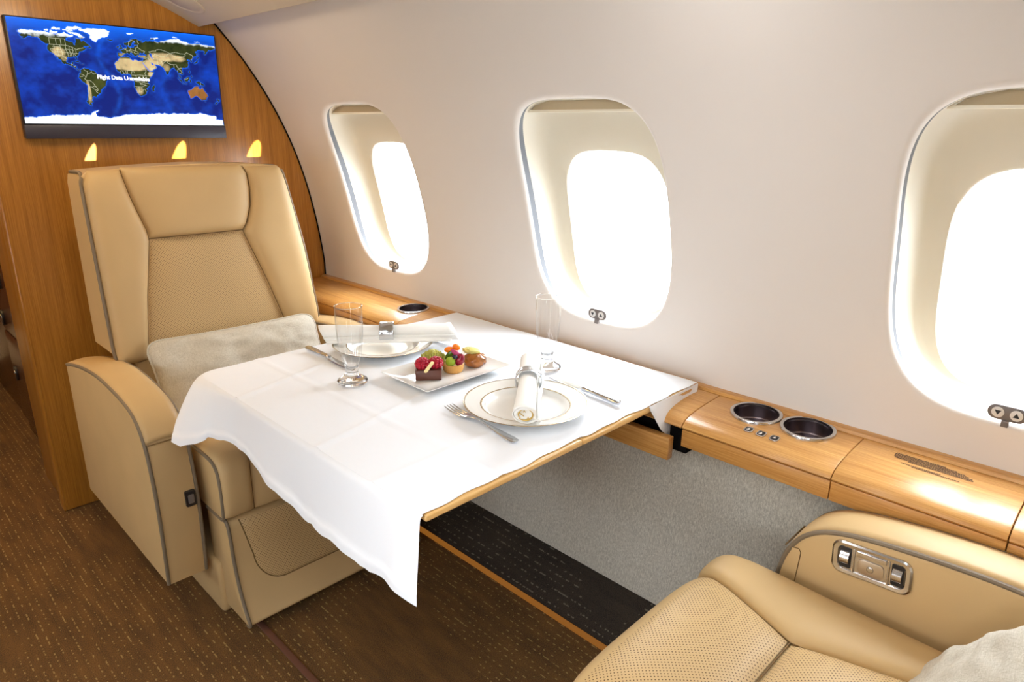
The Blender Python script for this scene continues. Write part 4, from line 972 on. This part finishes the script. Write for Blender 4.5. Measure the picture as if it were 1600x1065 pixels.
def ring(label, c, ax, up, w_=.020):
    c = Vector(c); sd = ax.cross(up)
    t = thing('napkin_ring', label, 'napkin ring', c, 0, 'metal napkin rings')
    bm = bmesh.new(); P = []; rx, ry = .0272, .0252
    for o_, d in ((-.5, 0), (-.5, .0012), (-.42, .002), (-.36, .0012), (0, .0015), (.36, .0012), (.42, .002), (.5, .0012), (.5, 0)):
        P.append([ax * (o_ * w_) + sd * (rx + d) * math.cos(2 * PI * k / 48) + up * (ry + d) * math.sin(2 * PI * k / 48) for k in range(48)])
    grid(bm, P, closed_u=True, closed_v=True); obj('band', fin(bm), 'silver', t, ang=50)
A1, B1 = (.850, .800, .7095), (1.088, 1.008, .7095)
ax, sd, up = napkin('white rolled napkin with a gold emblem on its end, on the near plate', A1, B1, True)
ring('pale metal ring around the napkin on the near plate', Vector(A1).lerp(Vector(B1), .58), ax, up, .030)
A2, B2 = (.850, 1.514, .7095), (1.112, 1.306, .7095)
ax, sd, up = napkin('plain white rolled napkin lying across the far plate', A2, B2, False)
ring('pale metal ring around the napkin on the far plate', Vector(A2).lerp(Vector(B2), .48), ax, up, .036)

def flute(label, x, y):
    t = thing('beer_glass', label, 'glass', (x, y, TZ), 0, 'tall clear footed glasses')
    bm = bmesh.new(); lathe(bm, [(0, .035), (.009, .0365), (.0150, .043), (.0190, .054), (.0225, .066), (.0265, .090), (.0290, .118), (.0298, .145), (.0302, .1785)], 64); bo = obj('bowl', bm, 'thin_glass', t, ang=180)
    bm = bmesh.new(); tube(bm, [(.0301 * math.cos(2 * PI * k / 64), .0301 * math.sin(2 * PI * k / 64), .1785) for k in range(64)], .0009, 8, closed=True); obj('rim', fin(bm), 'glass', bo)
    bm = bmesh.new(); lathe(bm, [(0, .001), (.030, .0), (.0335, .002), (.0345, .005), (.033, .009), (.027, .013), (.019, .018), (.0145, .024), (.0140, .030), (.0150, .036), (.0158, .043), (.0140, .0425), (.009, .0368), (0, .0345)], 64); obj('foot', bm, 'glass', t, ang=60)
flute('tall clear footed glass left of the pastry plate, by the aisle side', .775, 1.266)
flute('tall clear footed glass behind the near napkin, by the windows', 1.163, 1.025)

def strip_loft(bm, st, n=10):
    """stations (y, x, z, half width, half thickness)"""
    P = [[Vector((x + w_ * math.cos(2 * PI * k / n), y, z + h * math.sin(2 * PI * k / n))) for k in range(n)] for y, x, z, w_, h in st]
    V = grid(bm, P, closed_v=True); bm.faces.new(V[0]); bm.faces.new(V[-1]); return bm
def fork(label, x, y, rot):
    t = thing('dinner_fork', label, 'fork', (x, y, TZ), rot, 'silver table forks')
    bm = bmesh.new()
    st = [(-.105, 0, .0022, .004, .0012), (-.102, 0, .0022, .0085, .0018), (-.09, 0, .0024, .0098, .0021), (-.07, 0, .0032, .0085, .0022), (-.045, 0, .0048, .0058, .0022), (-.015, 0, .0068, .0036, .0022), (.010, 0, .0082, .0030, .0022), (.024, 0, .0078, .0042, .0019), (.034, 0, .0062, .0095, .0014), (.044, 0, .0046, .0122, .0012), (.056, 0, .0036, .0122, .0011)]
    strip_loft(bm, st, 14); obj('handle', fin(bm), 'silver', t)
    for k in range(4):
        xx = -.0104 + .00693 * k
        bm = bmesh.new(); strip_loft(bm, [(.052, xx, .0036, .0022, .0011), (.065, xx, .003, .0021, .0011), (.085, xx, .0038, .0019, .001), (.100, xx, .0056, .0014, .0009), (.107, xx, .007, .0007, .0005)], 8); obj('tine', fin(bm), 'silver', t)
fork('silver fork lying to the left of the near plate', .829, .898, math.radians(-4)); fork('silver fork beside the far plate, mostly hidden behind it', 1.112, 1.425, PI + .03)
def knife(label, x, y, rot):
    t = thing('table_knife', label, 'knife', (x, y, TZ), rot, 'silver table knives')
    bm = bmesh.new(); strip_loft(bm, [(-.108, 0, .0058, .003, .003), (-.106, 0, .006, .008, .0050), (-.098, 0, .006, .0092, .0056), (-.07, 0, .006, .0084, .0056), (-.035, 0, .006, .0064, .0052), (-.012, 0, .006, .0058, .0052), (-.008, 0, .006, .0072, .0058), (-.003, 0, .006, .0072, .0058), (0, 0, .006, .005, .004)], 16); obj('handle', fin(bm), 'silver', t)
    bm = bmesh.new(); strip_loft(bm, [(-.002, 0, .0055, .005, .0012), (.006, .001, .0045, .0085, .0011), (.04, .001, .0028, .0096, .0010), (.075, .001, .0022, .0096, .0009), (.092, .000, .0022, .0085, .0008), (.102, -.003, .0022, .0045, .0006), (.105, -.005, .0022, .001, .0003)], 12); obj('blade', fin(bm), 'silver', t)
knife('silver knife to the right of the near plate, by the table edge', 1.112, .873, math.radians(-5)); knife('silver knife beside the far plate, behind the tall glass', .822, 1.443, PI)

# pastry plate
PX, PY = .960, 1.158
t = thing('serving_plate', 'white rectangular plate with upturned edges holding pastries', 'plate', (PX, PY, TZ))
bm = bmesh.new(); P = []
for w_, h_, r_, z_ in ((.02, .01, .004, .004), (.15, .075, .006, .0042), (.185, .105, .008, .005), (.225, .148, .008, .0105), (.250, .172, .006, .0165), (.252, .174, .006, .0172), (.252, .174, .006, .0158), (.222, .145, .008, .0075), (.17, .092, .008, .0006), (.02, .01, .004, .0006)):
    P.append([Vector((x, y, z_)) for x, y in rrect(w_, h_, r_, 5)])
V = grid(bm, P, closed_v=True); bm.faces.new(V[0]); bm.faces.new(V[-1]); obj('dish', fin(bm), 'porcelain', t, ang=50)
PZ = TZ + .0048
def blob(bm, c, r, n=18, m=12, bumpy=0, rot=None, seed=0, freq=4):
    c = Vector(c); P = []
    for i in range(m + 1):
        ph = PI * i / m; row = []
        for k in range(n):
            th = 2 * PI * k / n; d = Vector((math.sin(ph) * math.cos(th), math.sin(ph) * math.sin(th), math.cos(ph)))
            q = 1 + bumpy * noise.noise(d * freq + Vector((seed, 0, 0))); v = Vector((d.x * r[0] * q, d.y * r[1] * q, d.z * r[2] * q))
            if rot: v = rot @ v
            row.append(c + v)
        P.append(row)
    grid(bm, P, closed_v=True); bmesh.ops.remove_doubles(bm, verts=bm.verts, dist=1e-6); return bm
def raspberry(parent, c, r=.0115, tilt=0):
    bm = bmesh.new(); c = Vector(c); blob(bm, c, (r * .82, r * .82, r * .98), 14, 10)
    for i in range(7):
        ph = PI * (i + .6) / 7.2; m = max(3, int(11 * math.sin(ph)))
        for k in range(m):
            th = 2 * PI * (k + .5 * (i % 2)) / m; d = Vector((math.sin(ph) * math.cos(th), math.sin(ph) * math.sin(th), math.cos(ph) * 1.18))
            blob(bm, c + d * r * .80, (r * .28,) * 3, 8, 6)
    return obj('raspberry', fin(bm), 'rasp', parent)
# 1: chocolate cup with raspberries
t = thing('chocolate_cake', 'square dark chocolate cake topped with two raspberries and a white stick, nearest the camera', 'pastry', (.914, 1.166, PZ), math.radians(-40)); t.scale = (1.6, 1.6, 1.2)
bm = bmesh.new(); s = .0165
loft(bm, rrect(2 * s * 1.12, 2 * s * .95, .003, 4), 0, .020, .0015, lambda u, v, q: (u, v, q), 2); obj('cake', bm, 'choc', t)
raspberry(t, (-.0085, -.004, .0290), .0106); raspberry(t, (.0106, -.002, .0295), .0106)
bm = bmesh.new(); loft(bm, rrect(.0055, .026, .0027, 5), -.0015, .0015, .0007, lambda u, v, q: (u * .88 + v * .45 + .001, -.0145 - q, .0265 + v * .82 - u * .4), 2); obj('chocolate_stick', bm, 'whitechoc', t)
# 2: chocolate cup with frilled topping behind
t = thing('frilled_chocolate_cup', 'chocolate cup topped with a yellow green frill, behind the raspberries', 'pastry', (.957, 1.203, PZ + .0005), math.radians(-40)); t.scale = (1.22, 1.22, 1.25)
bm = bmesh.new(); loft(bm, rrect(.034, .032, .004, 4), 0, .019, .0015, lambda u, v, q: (u, v, q), 2); obj('cup', bm, 'choc', t)
bm = bmesh.new(); rows = []
for j in range(9):
    q = j / 8; rows.append([((.004 + .019 * q) * math.cos(2 * PI * k / 40), (.004 + .016 * q) * math.sin(2 * PI * k / 40), .020 + .016 * (1 - q) + .006 * math.sin(k * 2.1 + j) * q + .004 * math.sin(k * 5 + 2 * j) * q) for k in range(40)])
V = grid(bm, rows, closed_v=True); bm.faces.new(V[0]); o = obj('frill', fin(bm), 'leafy', t); md = o.modifiers.new('thick', 'SOLIDIFY'); md.thickness = .0018
# 3: fruit tartlet
t = thing('fruit_tartlet', 'round pastry tartlet heaped with a grape, berries and orange fruit, mid plate', 'pastry', (.981, 1.158, PZ), math.radians(-42)); t.scale = (1.27, 1.27, 1.2)
bm = bmesh.new(); lathe(bm, [(0, .0), (.0165, 0), (.0185, .003), (.0205, .016), (.0195, .0172), (.0182, .016), (.0175, .012), (0, .012)], 40); obj('pastry_shell', bm, 'crust', t)
bm = bmesh.new(); blob(bm, (0, .002, .013), (.0172, .0172, .010)); obj('cream', fin(bm), 'whitechoc', t)
bm = bmesh.new(); blob(bm, (-.0045, -.0115, .0235), (.0092, .0085, .0098), 24, 16); obj('grape', fin(bm), 'grape', t)
bm = bmesh.new(); blob(bm, (.0125, -.008, .025), (.0085, .0075, .0135), 22, 16, .1, Matrix.Rotation(.35, 3, 'Y'), 3, 6); obj('strawberry', fin(bm), 'straw', t)
bm = bmesh.new(); loft(bm, [(.011 * math.cos(2 * PI * k / 20), .009 * math.sin(2 * PI * k / 20)) for k in range(20)], 0, .005, .001, lambda u, v, q: (u * .8 - .006, .006 - q, .030 + v + u * .4), 2); obj('kiwi_slice', fin(bm), 'kiwi', t)
for c in ((.0045, -.0125, .033), (.002, -.006, .031)):
    bm = bmesh.new(); blob(bm, c, (.0046, .0046, .0044), 16, 10); obj('blueberry', fin(bm), 'blue', t)
bm = bmesh.new(); blob(bm, (-.007, .012, .0395), (.0095, .006, .0062), 18, 12, .08, None, 1, 3); obj('orange_piece', fin(bm), 'orange', t)
bm = bmesh.new(); blob(bm, (.006, .012, .0445), (.0078, .006, .0062), 18, 12, .08, Matrix.Rotation(.5, 3, 'Y'), 4, 3); obj('orange_piece', fin(bm), 'orange', t)
bm = bmesh.new(); tube(bm, spline([(-.003, .002, .043), (.003, -.002, .039), (.010, -.004, .035), (.017, -.004, .031)], 6), lambda f: .0016 + .0034 * math.sin(PI * min(1, f * 1.05)), 10); obj('petal', fin(bm), 'pink', t)
# 4: choux bun
t = thing('choux_bun', 'glazed brown choux bun topped with a pale apple slice, right end of plate', 'pastry', (1.041, 1.149, PZ), math.radians(-42)); t.scale = (1.32, 1.32, 1.2)
bm = bmesh.new(); blob(bm, (0, 0, .0135), (.0215, .0205, .0150), 36, 24, .16, None, 2, 3)
for v in bm.verts: v.co.z = max(v.co.z, 0)
obj('bun', fin(bm), 'choux', t)
bm = bmesh.new(); blob(bm, (-.006, .003, .0315), (.0165, .012, .0062), 30, 14, .22, Matrix.Rotation(.15, 3, 'Y'), 7, 4); obj('apple_slice', fin(bm), 'apple', t)
